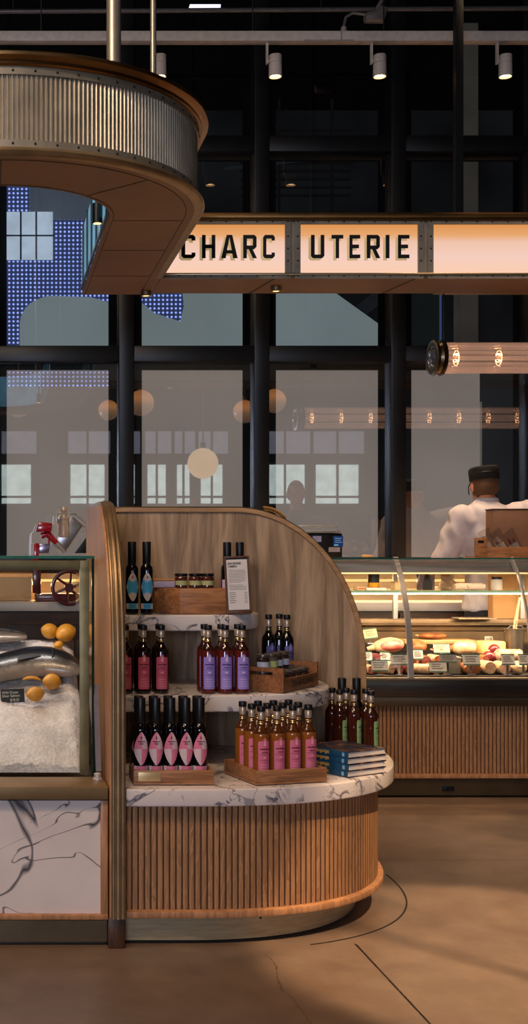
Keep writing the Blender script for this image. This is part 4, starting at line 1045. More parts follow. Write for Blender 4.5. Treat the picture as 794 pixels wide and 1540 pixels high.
# ---------------------------------------------------------------- price cards
M_pgrn = plain('card_green', (52,92,76), .6); M_ptxt = plain('card_print', (120,108,96), .8); M_clip = plain('clip_chrome', (200,196,190), .2, .9)
def card(px, py, w, h, Y, zb, label, tilt=0, m=M_paper, dark=False):
    c = P(px, py, Y); w, h = w/S(Y)/2, h/S(Y)/2
    root = thing('price_card', label, 'price card', (c.x, c.y, zb), 0, 'price cards in the deli case')
    R = Matrix.Translation(c) @ Matrix.Rotation(-tilt, 4, 'Y') @ Matrix.Rotation(-.30, 4, 'X')
    mb = MB(); mb.box(-w, w, 0, .002, -h, h, 0, R); cd = obj('card', mb, m, root)
    mb = MB()
    if dark:
        f = .006
        for b_ in ((-w, w, h-f, h), (-w, w, -h, -h+f), (-w, -w+f, -h, h), (w-f, w, -h, h)): mb.box(b_[0], b_[1], -.001, -.0002, b_[2], b_[3], 0, R)
        obj('border', mb, plain('card_ivory', (214,200,170), .7), cd)
    else:
        mb.box(-w, w, -.001, -.0002, h-h*.18, h, 0, R); mb.box(-w, w, -.001, -.0002, -h, -h+h*.22, 0, R); obj('green_band', mb, M_pgrn, cd)
    mb = MB(); zz = h*.5
    for i in range(3):
        mb.box(-w*.72, w*random.uniform(.2,.75), -.001, -.0002, zz-h*.10, zz+h*.06, 0, R); zz -= h*.38
    obj('print', mb, M_ptxt if not dark else M_paper, cd)
    mb = MB(); bz = c.z-h; mb.box(c.x-.006, c.x+.006, Y+.006, Y+.011, zb+.0065, bz+.006); mb.box(c.x-.018, c.x+.018, Y-.010, Y+.020, zb+.0006, zb+.006, .002); obj('clip', mb, M_clip, root)
T0, T1, T2, T3 = [t[2] for t in TIER]
M_cream = plain('card_cream', (222,200,140), .8)
card(557, 953, 20, 16, 6.83, T3, 'cream price card tilted above the ham, beside the wooden arch', .12, M_cream)
card(553, 987, 13, 15, 6.47, T1, 'half-hidden price card touching the wooden arch above the first sausages')
card(579, 987, 14, 14, 6.465, T1, 'small price card below the ham cut face')
card(571, 1001, 25, 18, 6.262, T0, 'price card lowest in the case, nearest the wooden arch')
card(601, 992, 27, 17, 6.28, T0, 'price card overlapping the base of the thick steel strut')
card(628.5, 984, 15, 16, 6.455, T1, 'price card just past the thick steel strut, upper one')
card(664, 975, 24, 15, 6.62, T2, 'bright cream price card in front of the serving board', 0, M_cream)
card(658.5, 1003, 26, 17, 6.262, T0, 'low price card standing before the brown salami and glass tub')
card(674, 990, 26, 13, 6.285, T0, 'greyish price card just above the glass tub', 0, plain('card_grey', (160,150,146), .6))
card(709, 992, 26, 18, 6.30, T0, 'price card above the pate loaf')
card(764, 992, 20, 17, 6.275, T0, 'price card in front of the tied sausage log below the pail')
card(788, 992, 16, 17, 6.275, T0, 'price card beside the crumbly cheese at the end of the case')
card(735, 961, 12, 8, 6.83, T3, 'tiny dark card with ivory border behind the cheese wheel', 0, M_black, True)
card(781, 961, 12, 8, 6.83, T3, 'tiny dark card with ivory border behind the steel pail', 0, M_black, True)
# ---------------------------------------------------------------- on the glass shelf
zs = 1.0428
def shelfjar(px, Y, w, h, label, fm, lm, labm, z=zs):
    s = S(Y); r = w/s/2; h = h/s; root = thing('jar', label, 'jar', (X(px, Y), Y, z))
    c = (X(px, Y), Y, z)
    mb = MB(); mb.lathe([(0,.001),(r*.9,0),(r,.005),(r,h*.78),(r*.92,h*.82)], c, 22); obj('body', mb, fm, root)
    mb = MB(); mb.lathe([(0,h*.821),(r*.97,h*.822),(r,h*.83),(r,h*.98),(r*.95,h),(0,h)], c, 22); obj('lid', mb, lm, root)
    mb = MB(); label_patch(mb, r+.0006, lambda u: h*.2, lambda u: h*.68, 1.3); obj('label', mb, labm, root, True)
    return root
tr = thing('foam_tray', 'white foam tray under the black and yellow jar', 'tray', (X(561, 6.62), 6.62, zs))
mb = MB(); mb.box(X(547, 6.62), X(577, 6.62), 6.57, 6.67, zs, zs+.014, .004); obj('tray_body', mb, M_paper, tr)
mb = MB(); mb.box(X(547, 6.62)+.006, X(577, 6.62)-.006, 6.576, 6.664, zs+.0145, zs+.0155); obj('liner', mb, MT_pale, tr)
shelfjar(561.5, 6.62, 17, 35, 'black and yellow banded jar on a white tray on the glass shelf', plain('jar_yellow', (214,160,40), .3), M_black, M_black, zs+.0165)
sp_ = thing('meat_packet', 'flat red-striped packet on the glass shelf next to the wooden arch', 'packet', (X(541, 6.62), 6.62, zs))
mb = MB(); mb.box(X(534, 6.62), X(546.5, 6.62), 6.58, 6.66, zs, zs+.02, .005); obj('wrap', mb, MT_pale, sp_)
mb = MB(); mb.box(X(535, 6.62), X(546, 6.62), 6.579, 6.5795, zs+.008, zs+.013); obj('stripe', mb, plain('stripe_red', (170,60,50), .6), sp_)
cb = thing('cheese_block', 'small yellow block of cheese on the glass shelf by the strut', 'cheese', (X(597, 6.66), 6.66, zs))
mb = MB(); mb.box(X(591, 6.66), X(604, 6.66), 6.63, 6.70, zs, zs+.042, .004); obj('block', mb, MT_ctop, cb)
mb = MB(); mb.box(X(591, 6.66), X(604, 6.66), 6.63, 6.70, zs+.0425, zs+.046, .001); obj('rind', mb, MT_cheese, cb)
bt = thing('snack_pouch', 'clear pouch with a dark bottle-shaped print on the glass shelf', 'pouch', (X(640, 6.64), 6.64, zs))
mb = MB(); xa, xb = X(627.5, 6.64), X(652.5, 6.64)
mb.prism([(xa, 6.62), (xb, 6.62), (xb, 6.66), (xa, 6.66)], zs, zs+.118, .008); obj('pouch', mb, plain('pouch_mauve', (96,78,82), .2, 0, .3, 30, coat=.6), bt)
mb = MB(); xm = (xa+xb)/2
mb.prism([(xm-.022, .002), (xm+.028, .002), (xm+.03, .04), (xm+.012, .075), (xm+.006, .10), (xm-.006, .10), (xm-.010, .075), (xm-.024, .04)], 0, .0012, 0, Matrix.Translation((0, 6.6195, zs)) @ RX); obj('print', mb, M_black, bt)
mb = MB(); mb.tube([(xm-.006, 6.615, zs+.098), (xm+.03, 6.612, zs+.088)], [.009,.006], 8); obj('cap', mb, MT_ctop, bt)
rl = thing('wrapped_parcel', 'rolled white paper parcel lying on the glass shelf below the chef', 'parcel', (X(706, 6.64), 6.64, zs))
mb = MB(); r = .018; mb.tube([(X(684, 6.64), 6.64, zs+r+.001), (X(690, 6.64), 6.64, zs+r+.002), (X(724, 6.64), 6.64, zs+r+.002), (X(729, 6.64), 6.64, zs+r)], [r*.8, r, r, r*.7], 12); obj('paper', mb, plain('butcher_paper', (226,206,186), .7, 0, .1, 40), rl)
mb = MB(); mb.tube([(X(683.5, 6.64), 6.64, zs+r), (X(683.9, 6.64), 6.64, zs+r)], r*.6, 10); mb.tube([(X(700,6.64), 6.618, zs+r*1.6), (X(703,6.64), 6.62, zs+r*.6)], .003, 6); obj('fold', mb, MT_pale, rl)
shelfjar(746.5, 6.64, 16, 20, 'squat jar with white label and black lid on the glass shelf', plain('jar_white', (214,206,196), .3), M_black, M_paper)
lb = thing('cutting_board', 'thin grey cutting board lying on the steel rail at the back of the case', 'board', (X(710, 7.0), 7.0, .868))
mb = MB(); mb.box(X(680, 7.0), X(736, 7.0), 6.90, 7.02, .8695, .8765, .002); obj('board', mb, plain('board_grey', (150,132,118), .6), lb)
mb = MB(); mb.box(X(680, 7.0), X(736, 7.0), 6.8985, 6.8997, .871, .875); obj('edge_band', mb, MT_pale, lb)
cx = thing('cardboard_carton', 'plain tan cardboard carton behind the deli case next to the chef', 'carton', (3.2, 7.2, 0))
mb = MB(); xa = X(740.5, 7.045); mb.box(xa, 4.2, 7.036, 7.11, .0005, 1.205, .002); obj('carton_body', mb, plain('cardboard', (196,146,92), .75, 0, .08, 5), cx)
mb = MB(); mb.box(xa+.14, xa+.15, 7.0345, 7.0357, .9, 1.19); mb.box(xa+.16, 4.1, 7.0345, 7.0357, 1.02, 1.025); obj('tape', mb, plain('tape_tan', (224,184,132), .3), cx)
# ---------------------------------------------------------------- on top of the case
zt = 1.2175
Yb = 6.75
bx = thing('salami_crate', 'shallow brown crate with black slot on the case top, holding packaged salamis', 'crate', (X(750, Yb), Yb, zt))
xa, xb = X(703, Yb), X(800, Yb)
mb = MB(); mb.box(xa+.066, xb, Yb-.10, Yb-.09, zt, Z(823, Yb), .001); obj('front_board', mb, M_oakx, bx)
mb = MB(); mb.box(xa, xa+.065, Yb-.11, Yb-.09, zt, Z(809, Yb), .001); eb = obj('end_board', mb, M_oakx, bx)
mb = MB(); mb.box(xa+.014, xa+.046, Yb-.1115, Yb-.1102, Z(817, Yb), Z(813, Yb)); obj('slot', mb, M_black, eb)
mb = MB(); mb.box(xa, xb, Yb-.089, Yb+.03, zt, zt+.01); obj('base_board', mb, M_oakx, bx)
for k, px in enumerate((731, 753, 773)):
    c = P(px, 817, Yb-.04); root = thing('packaged_salami', ('packaged salami in clear bag nearest the black slot of the crate', 'middle of three packaged salamis in the crate, grey wrapped', 'packaged salami with reddish top, farthest from the crate slot')[k], 'packaged salami', (c.x, c.y, zt+.0105), 0, 'packaged salamis in the crate')
    d = Vector((-.45, .25, .86)).normalized() if k else Vector((-.25, .3, .9)).normalized()
    c0_ = Vector((c.x+.012, Yb-.055, zt+.038)); tip = c0_+d*.085
    mb = MB(); mb.tube([c0_-d*.012, c0_, c0_+d*.06, tip], [.017, .022, .022, .010], 14); obj('salami', mb, meat('salami_grey', (90,60,54), (150,122,112), 60) if k < 2 else MT_dark, root)
    mb = MB(); mb.tube([c0_+d*.008, c0_+d*.045], .0228, 14, False); obj('band_label', mb, plain('band_grey', (170,160,156), .6), root)
    mb = MB(); u = d.cross(Vector((0,1,0))).normalized(); n_ = Vector((0,-.024,.008))
    a_ = c0_+d*.125-u*.036+n_; b_ = c0_+d*.11+u*.036+n_; e_ = c0_+u*.022-d*.002+n_; f_ = c0_-u*.022-d*.002+n_
    mb.quad(a_, b_, e_, f_); obj('clear_bag', mb, glass('bag_clear', (225,225,225), .14, .2), root)
lid = thing('brown_box', 'tall plain brown box standing behind the packaged salamis', 'box', (X(775, 6.86), 6.86, zt))
mb = MB(); mb.box(X(741, 6.83), X(802, 6.83), 6.83, 6.93, zt, Z(767, 6.83), .003); obj('box_body', mb, plain('box_brown', (122,88,66), .7, 0, .1, 6), lid)
mb = MB(); mb.box(X(741, 6.83)-.002, X(802, 6.83)+.002, 6.828, 6.932, Z(767, 6.83)+.0005, Z(765, 6.83), .001); obj('lid', mb, M_dkwood, lid)
# scale
Ysc = 6.75; scl = thing('weighing_scale', 'black counter scale with blue display and chrome top rail on the case', 'scale', P(490, 838, Ysc))
mb = MB(); mb.box(X(452, Ysc), X(515, Ysc), Ysc, Ysc+.22, zt, Z(802, Ysc), .006); obj('body', mb, M_black, scl)
mb = MB(); mb.box(X(450, Ysc), X(511, Ysc), Ysc-.012, Ysc+.235, Z(801.5, Ysc), Z(798, Ysc), .003); obj('weighing_plate', mb, M_steel, scl)
mb = MB(); za, zb_ = Z(798, Ysc), Z(791, Ysc); mb.tube([(X(450, Ysc), Ysc+.01, zb_), (X(506, Ysc), Ysc+.01, zb_-.002), (X(509, Ysc), Ysc+.01, zb_-.014), (X(509, Ysc), Ysc+.01, za+.0005)], .0045, 8)
mb.tube([(X(450, Ysc), Ysc+.01, zb_), (X(450, Ysc), Ysc+.01, za+.0005)], .0045, 8); obj('top_rail', mb, M_steel, scl)
mb = MB(); mb.box(X(501, Ysc), X(515.5, Ysc), Ysc-.006, Ysc-.0005, Z(822, Ysc), Z(806, Ysc)); scn = obj('display', mb, plain('screen_blue', (18,46,92), .3, 0, .3, 40, .6), scl)
mb = MB()
for i, (a_, b_) in enumerate(((503,513),(503,512),(503,514))): mb.box(X(a_, Ysc), X(b_, Ysc), Ysc-.0075, Ysc-.0065, Z(810+3*i, Ysc), Z(809+3*i, Ysc))
mb.box(X(502, Ysc), X(508, Ysc), Ysc-.0075, Ysc-.0065, Z(821, Ysc), Z(818.5, Ysc)); obj('display_digits', mb, glow('digits', (150,190,220), .5), scn)
mb = MB(); mb.box(X(470, Ysc), X(483, Ysc), Ysc-.004, Ysc-.0005, Z(815, Ysc), Z(806, Ysc)); obj('rate_label', mb, plain('label_lavender', (190,186,220), .6), scl)
mb = MB(); mb.box(X(494, Ysc), X(511, Ysc), Ysc-.004, Ysc-.0005, Z(830, Ysc), Z(823, Ysc)); obj('keypad', mb, plain('keypad_pale', (186,170,176), .6), scl)
bl = thing('bread_stick', 'short tan stick lying on the glass top between scale and chef', 'bread', (X(551, 6.8), 6.8, zt))
mb = MB(); mb.tube([(X(543, 6.8), 6.8, zt+.009), (X(547,6.8), 6.8, zt+.0095), (X(560, 6.8), 6.8, zt+.009)], [.006,.0085,.006], 8); obj('crust', mb, MT_cheese, bl)
mb = MB(); mb.tube([(X(560, 6.8)+.0005, 6.8, zt+.009), (X(561, 6.8), 6.8, zt+.009)], .0055, 8); obj('broken_end', mb, MT_pale, bl)
cs = thing('coiled_hose', 'brass-coloured coiled hose looping up behind the arched panel', 'hose', (X(420, 6.9), 6.9, zt))
mb = MB(); core = []; 
for i in range(17):
    t = i/16; px = 396+34*t; py = 764.5+ (t**2.2)*16; core.append(P(px, py, 6.9))
core = [Vector((core[0].x, 6.9, zt+.0)), Vector((core[0].x, 6.9, core[0].z-.05))]+core
mb.tube(core, .006, 8); obj('hose', mb, M_blackm, cs)
mb = MB(); hel = []; cc_ = core[2:]
for i in range(160):
    t = i/159*(len(cc_)-1.001); k = int(t); q = cc_[k].lerp(cc_[k+1], t-k); a = i*.72; hel.append(q+Vector((0, math.cos(a)*.011, math.sin(a)*.011)))
mb.tube(hel, .003, 5); obj('coil', mb, plain('coil_brass', (196,156,90), .35, .6), cs)
# ================================================================ back counter
YK = 7.50
bc = thing('back_counter', 'dark wood back counter with marble top running below the windows', 'counter', (1.5, 7.9, 0))
mb = MB(); mb.box(-3.5, 6.5, YK-.02, W-.04, Z(919, YK), Z(906, YK), .004); obj('counter_top', mb, plain('counter_stone', (206,200,198), .35, 0, .06, 5), bc)
mb = MB(); mb.box(-3.5, 6.5, YK+.02, W-.04, .0005, Z(919, YK)-.0005); obj('carcass', mb, M_dkwood, bc)
for k in range(-4, 9):
    x = .02+.62*k; mb = MB(); za, zb_ = .12, Z(922, YK)
    mb.box(x+.01, x+.60, YK, YK+.0195, za, zb_, .003); d_ = obj('door', mb, M_dkwood, bc)
    mb = MB(); f = .07
    mb.box(x+.01, x+.60, YK-.008, YK-.0005, zb_-f, zb_); mb.box(x+.01, x+.60, YK-.008, YK-.0005, za, za+f); mb.box(x+.01, x+.01+f, YK-.008, YK-.0005, za+f, zb_-f); mb.box(x+.60-f, x+.60, YK-.008, YK-.0005, za+f, zb_-f)
    obj('door_frame', mb, wood('dark_wood_frame', (48,30,22), (84,56,38), 'X', 1.0), d_)
zk = Z(906, YK)+.001
mb = MB(); mb.box(-3.4, 6.4, W-.075, W-.041, 1.06, 1.075); obj('lamp_strip', mb, glow('warm_led', (255,196,120), 1.6), bc)
# paper stack
ps = thing('cutting_board', 'cream cutting board leaning flat on the back counter behind the slicer', 'board', (.2, 7.78, zk))
mb = MB(); mb.box(X(-20, 7.78), X(47, 7.78), 7.74, 7.78, zk, zk+.15, .004); obj('board', mb, plain('board_cream', (226,190,140), .6, 0, .1, 6), ps)
mb = MB(); mb.box(X(-20, 7.78), X(47, 7.78), 7.7385, 7.7395, zk+.018, zk+.024); obj('edge_line', mb, MT_cheese, ps)
# --------------------------------------------------------------- slicer
Ysl = 7.68; s = S(Ysl); sl = thing('meat_slicer', 'red and chrome flywheel meat slicer on the back counter', 'meat slicer', (X(100, Ysl), Ysl, zk))
M_red = plain('slicer_red', (176,24,40), .22, 0, .1, 20, coat=.7); M_mar = plain('slicer_maroon', (84,20,28), .3, 0, .2, 20, coat=.5)
mb = MB(); mb.box(X(52, Ysl), X(130, Ysl), Ysl-.10, Ysl+.10, zk, zk+.05, .01); obj('base', mb, M_mar, sl)
mb = MB(); mb.box(X(50, Ysl), X(58, Ysl), Ysl-.06, Ysl+.06, Z(852, Ysl), Z(817, Ysl), .005); obj('column', mb, M_red, sl)
mb = MB(); mb.box(X(49, Ysl), X(61, Ysl), Ysl-.06, Ysl+.06, zk+.051, Z(853, Ysl), .004); obj('pedestal', mb, M_mar, sl)
mb = MB(); mb.prism([(X(57, Ysl), Z(832, Ysl)), (X(73, Ysl), Z(832, Ysl)), (X(75, Ysl), Z(818, Ysl)), (X(59, Ysl), Z(818, Ysl))], 0, .09, .004, Matrix.Translation((0, Ysl+.05, 0)) @ RX); obj('motor_cover', mb, plain('pale_violet_steel', (170,160,186), .25, .8), sl)
mb = MB(); mb.prism([(X(53, Ysl), Z(800, Ysl)), (X(77, Ysl), Z(800, Ysl)), (X(78, Ysl), Z(787, Ysl)), (X(58, Ysl), Z(785, Ysl))], 0, .14, .008, Matrix.Translation((0, Ysl+.07, 0)) @ RX); obj('hood', mb, M_red, sl)
mb = MB(); mb.box(X(72, Ysl), X(75, Ysl), Ysl-.02, Ysl+.02, Z(818, Ysl), Z(800, Ysl)); mb.tube([P(62, 806, Ysl-.02), P(72, 803, Ysl-.02), P(85, 817, Ysl-.02)], [.02,.024,.016], 10); obj('blade_arm', mb, M_red, sl)
mb = MB(); mb.tube([P(85, 817, Ysl-.02), P(98, 831, Ysl-.02)], [.017,.014], 10); obj('handle', mb, M_steel, sl)
mb = MB(); p0, p1 = P(88, 826, Ysl+.02), P(117, 782, Ysl+.02); n_ = Vector((p1.z-p0.z, 0, -(p1.x-p0.x))).normalized()*.045
mb.prism([((p0-n_).x, (p0-n_).z), ((p0+n_).x, (p0+n_).z), ((p1+n_).x, (p1+n_).z), ((p1-n_).x, (p1-n_).z)], 0, .02, .003, Matrix.Translation((0, Ysl+.03, 0)) @ RX); obj('carriage_plate', mb, plain('plate_steel', (176,170,168), .3, .9, .1, 10), sl)
mb = MB(); mb.tube([P(111, 776, Ysl), P(130, 792, Ysl)], .018, 12); mb.tube([P(104, 772, Ysl), P(113, 772, Ysl)], .008, 8); obj('roller', mb, M_steel, sl)
mb = MB(); mb.lathe([(0,0),(.030,0),(.034,.02),(.030,.11),(.034,.12),(.018,.13),(.018,.16),(.024,.17),(.018,.19),(0,.195)], (X(96, Ysl), Ysl, Z(808, Ysl)), 16); obj('chrome_post', mb, plain('post_cream_chrome', (226,206,182), .3, .4), sl)
mb = MB(); mb.lathe([(0,0),(.03,0),(.034,.006),(.034,.022),(.03,.028),(0,.028)], (0,0,0), 18, Matrix.Translation(P(85.5, 780, Ysl)) @ Matrix.Rotation(PI/2, 4, 'Y')); mb.tube([P(77, 770, Ysl), P(77, 782, Ysl)], .003, 6); mb.tube([P(86, 776, Ysl), P(92, 776, Ysl)], .006, 6); obj('gauge_dial', mb, M_steel, sl)
mb = MB(); mb.prism([(X(112, Ysl), Z(832, Ysl)), (X(131, Ysl), Z(832, Ysl)), (X(131, Ysl), Z(806, Ysl))], 0, .03, .002, Matrix.Translation((0, Ysl, 0)) @ RX); obj('slice_deflector', mb, M_blackm, sl)
wc = P(104, 884, 7.445); mb = MB(); rr = 27.5/S(7.445)
Rw = Matrix.Translation(wc) @ Matrix.Rotation(PI/2, 4, 'X')
mb.lathe([(rr-.022,-.012),(rr-.012,-.016),(rr,-.012),(rr,.012),(rr-.012,.016),(rr-.022,.012),(rr-.022,-.012)], (0,0,0), 40, Rw, close=False)
mb.lathe([(0,-.02),(.026,-.02),(.03,-.01),(.03,.01),(.026,.02),(0,.02)], (0,0,0), 20, Rw)
for k in range(6):
    a = k*PI/3+.2; mb.tube([wc+Vector((.028*math.cos(a), 0, .028*math.sin(a))), wc+Vector(((rr-.016)*math.cos(a+.18), 0, (rr-.016)*math.sin(a+.18)))], [.009,.007], 8)
fw_ = obj('flywheel', mb, M_mar, sl)
mb = MB(); mb.tube([wc+Vector((rr*.62, -.02, -rr*.7)), wc+Vector((rr*.62, -.075, -rr*.7))], .012, 10); obj('crank_handle', mb, M_black, fw_)
mb = MB(); mb.tube([wc+Vector((0,.021,0)), wc+Vector((0,.14,0))], .012, 8); obj('axle', mb, M_steel, fw_)
# ================================================================ canopy ring (rounded return) and sign
zb0, zb1 = 2.569, 2.905
RCX, RCY, RO = .037, 4.845, .785
def ringpath(r, n=26, y1=6.27, x0=-1.6):
    pts = [(x0, RCY-r)]
    for i in range(n+1):
        t = (PI/2)*i/n; pts.append((RCX+r*math.sin(t), RCY-r*math.cos(t)))
    pts.append((RCX+r, y1)); return pts
can = thing('canopy', 'hanging bronze canopy with fluted band and rounded corner', 'canopy', (.4, 5.0, zb0))
po, pi_ = ringpath(RO), ringpath(RO-.35, 26, 6.27)
# soffit
mb = MB(); poly = po + pi_[::-1]; mb.prism(poly, zb0, zb0+.02); sof = obj('soffit', mb, plain('soffit_bronze', (138,100,68), .5, .5, .15, 3), can)
mb = MB(); mb.prism(poly, zb1-.02, zb1-.004); obj('roof_plate', mb, M_bronzed, can)
M_seam = plain('seam_dark', (50,34,20), .6, .5)
mb = MB(); hsweep(mb, ringpath(RO-.055), [(-.0015, zb0-.0012), (-.0015, zb0-.0002), (.0015, zb0-.0002), (.0015, zb0-.0012)])
hsweep(mb, ringpath(RO-.335), [(-.0015, zb0-.0012), (-.0015, zb0-.0002), (.0015, zb0-.0002), (.0015, zb0-.0012)])
for y in (4.87, 5.35, 5.85): mb.box(RCX+RO-.335, RCX+RO-.055, y-.002, y+.002, zb0-.0012, zb0-.0002)
for a in (0, .8):
    c_, s_ = math.sin(a), -math.cos(a); q = Matrix.Translation((RCX, RCY, 0)) @ Matrix.Rotation(math.atan2(s_, c_), 4, 'Z')
    mb.box(RO-.335, RO-.055, -.002, .002, zb0-.0012, zb0-.0002, 0, q)
obj('soffit_seam', mb, M_seam, sof)
# fluted band: fascia with rivet strips and mouldings
fine = ringpath(RO-.018, 160, 5.9)
mb = MB()
corrugate(mb, fine, .0165, [-.003, .004, .007, .007, .004, -.003], zb0+.05, zb1-.06, True); obj('fluted_band', mb, M_nickel, can)
mb = MB()
for za, zb_ in ((zb0+.028, zb0+.052), (zb1-.066, zb1-.040)): hsweep(mb, ringpath(RO-.010, 40, 5.9), [(-.012, za), (.004, za), (.004, zb_), (-.012, zb_)])
for x in (-.015, -.035-.0): pass
mb.box(-.008, .012, RCY-RO+.004, RCY-RO+.02, zb0+.028, zb1-.04); mb.box(-.052, -.030, RCY-RO+.004, RCY-RO+.02, zb0+.028, zb1-.04)
rs = obj('rivet_strip', mb, plain('strip_nickel', (160,150,132), .42, .6, .12, 20), can)
mb = MB(); mb.ell((0,0,0), (.0045,.0045,.0045), None, 8, 6); pts = []
rp_ = resample(ringpath(RO-.006, 40, 5.85, .0), .075)
for za in (zb0+.040, zb1-.053): pts += [(p[0], p[1], za) for p in rp_]
pts += [(.0, RCY-RO+.003, zb0+.04+.0607*k) for k in range(1, 4)]
copies('rivet', mb, M_blackm, rs, pts)
mb = MB(); prof = [(-.02, zb1-.040), (.004, zb1-.040), (.010, zb1-.034), (.010, zb1-.026), (.022, zb1-.022), (.034, zb1-.014), (.036, zb1-.004), (.030, zb1+.002), (-.02, zb1+.002)]
hsweep(mb, ringpath(RO-.004, 40, 5.9), prof, True, False); obj('cornice', mb, plain('cornice_bronze', (132,98,60), .34, 1, .2, 6), can)
mb = MB(); prof = [(-.02, zb0-.001), (.006, zb0-.001), (.016, zb0+.004), (.020, zb0+.012), (.016, zb0+.020), (.006, zb0+.026), (-.02, zb0+.028)]
hsweep(mb, ringpath(RO-.004, 40, 5.9), prof, True, False); obj('lower_bead', mb, M_bronze, can)
# inner face, bluish glazed panels with muntins, emission standing in for reflected daylight
mb = MB(); hsweep(mb, ringpath(RO-.352, 40, 6.26), [(0, zb0+.0205), (0, zb1-.0205)], False); inn = obj('inner_panel', mb, plain('inner_blue_glow', (110,170,200), .3, .1, .3, 5, .55), can)
mb = MB()
for y in (4.87, 5.1, 5.35, 5.6, 5.85, 6.1): mb.box(RCX+RO-.362, RCX+RO-.3535, y-.008, y+.008, zb0+.021, zb1-.021)
hsweep(mb, ringpath(RO-.356, 40, 6.26), [(-.004, zb0+.0205), (-.004, zb0+.035), (.004, zb0+.035), (.004, zb0+.0205)])
obj('inner_frame', mb, plain('inner_frame_blue', (60,84,96), .3, .6), inn)
# suspension
for (px, Y, r) in ((171, 4.45, .0265), (230.5, 4.80, .012)):
    x = X(px, Y); mb = MB(); mb.tube([(x, Y, zb1-.003), (x, Y, 5.39)], r, 18)
    o = obj('suspension_rod', mb, M_nickel, can)
    mb = MB(); mb.lathe([(0,0),(r+.012,0),(r+.012,.006),(r+.002,.008)], (x, Y, zb1-.0035), 18); obj('flange', mb, M_bronzed, o)
# small spot inside the ring
sp1 = thing('spot_lamp', 'small black spot lamp tucked inside the bronze canopy', 'lamp', P(155, 310, 5.0))
c = P(157, 316, 4.95); d = Vector((.12, -.1, -1)).normalized()
mb = MB(); c = Vector((RCX+RO-.352-.036, 4.95, zb0+.01)); mb.tube([c+Vector((0,0,.08)), c+Vector((0,0,-.0))], .020, 18); obj('housing', mb, M_black, sp1)
mb = MB(); mb.lathe([(0,-.0008),(.016,-.0008)], c, 18, close=False); obj('lens', mb, glow('spot_lens', (255,190,110), 4), sp1)
mb = MB(); mb.tube([c+Vector((0,0,.0805)), c+Vector((0,0,.30))], .006, 8); obj('stem', mb, M_black, sp1)
# --------------------------------------------------------------- sign box
YS = 5.92; SX0, SX1 = RCX+RO+.006, 4.6
sg = thing('sign_canopy', 'lit canopy sign lettered CHARC UTERIE in black on glowing panels', 'sign', (2.6, 6.0, zb0))
sz0, sz1 = Z(418, YS), Z(320, YS)
mb = MB(); mb.box(SX0, SX1, YS+.02, 6.27, sz0+.012, sz1-.03); obj('sign_body', mb, M_nickel, sg)
mb = MB(); mb.box(SX0, SX1, YS+.005, 6.275, sz0, sz0+.0115); sof2 = obj('soffit', mb, plain('soffit_bronze', (138,100,68), .5, .5), sg)
for px in (412, 624):
    mb = MB(); x = X(px, YS); mb.prism([(x, YS+.01), (x+.012, YS+.01), (x-.05+.012, 6.27), (x-.05, 6.27)], sz0-.0012, sz0-.0002); obj('soffit_seam', mb, M_seam, sof2)
mb = MB(); mb.box(SX0, SX1, YS-.012, 6.28, sz1-.028, sz1, .005); mb.box(SX0, SX1, YS-.004, YS+.019, sz1-.040, sz1-.0285); obj('cornice', mb, plain('cornice_bronze', (132,98,60), .34, 1), sg)
mb = MB(); mb.box(SX0, SX1, YS-.008, YS+.019, sz0+.0118, sz0+.024, .004); obj('lower_bead', mb, plain('bead_bright', (196,172,136), .3, 1, .1, 8), sg)
panels = [(SX0+.002, X(429, YS)), (X(452, YS), X(629, YS)), (X(652, YS), X(829, YS)), (X(852, YS), X(1029, YS))]
pz0, pz1 = Z(410.5, YS), Z(337, YS)
def panel_mat():
    m, nt, b = _nt('sign_panel_glow'); nt.nodes.remove(b); v = coords(nt); sp = nt.nodes.new('ShaderNodeSeparateXYZ'); nt.links.new(v, sp.inputs[0])
    n = noise(nt, v, 3, 2); z = mathn(nt, 'ADD', sp.outputs[2], mathn(nt, 'MULTIPLY', n.outputs['Fac'], .006))
    t = mathn(nt, 'DIVIDE', mathn(nt, 'SUBTRACT', z, pz0), pz1-pz0)
    e = nt.nodes.new('ShaderNodeEmission'); e.inputs['Strength'].default_value = 1.0
    nt.links.new(ramp(nt, t, [(0, (252,206,176)), (.35, (246,206,190)), (.66, (240,196,172)), (.80, (232,168,112)), (1, (222,150,84))]), e.inputs['Color'])
    nt.links.new(e.outputs[0], nt.nodes['Material Output'].inputs['Surface']); return m
M_panel = panel_mat(); M_strip = plain('sign_strip', (150,142,130), .45, .45)
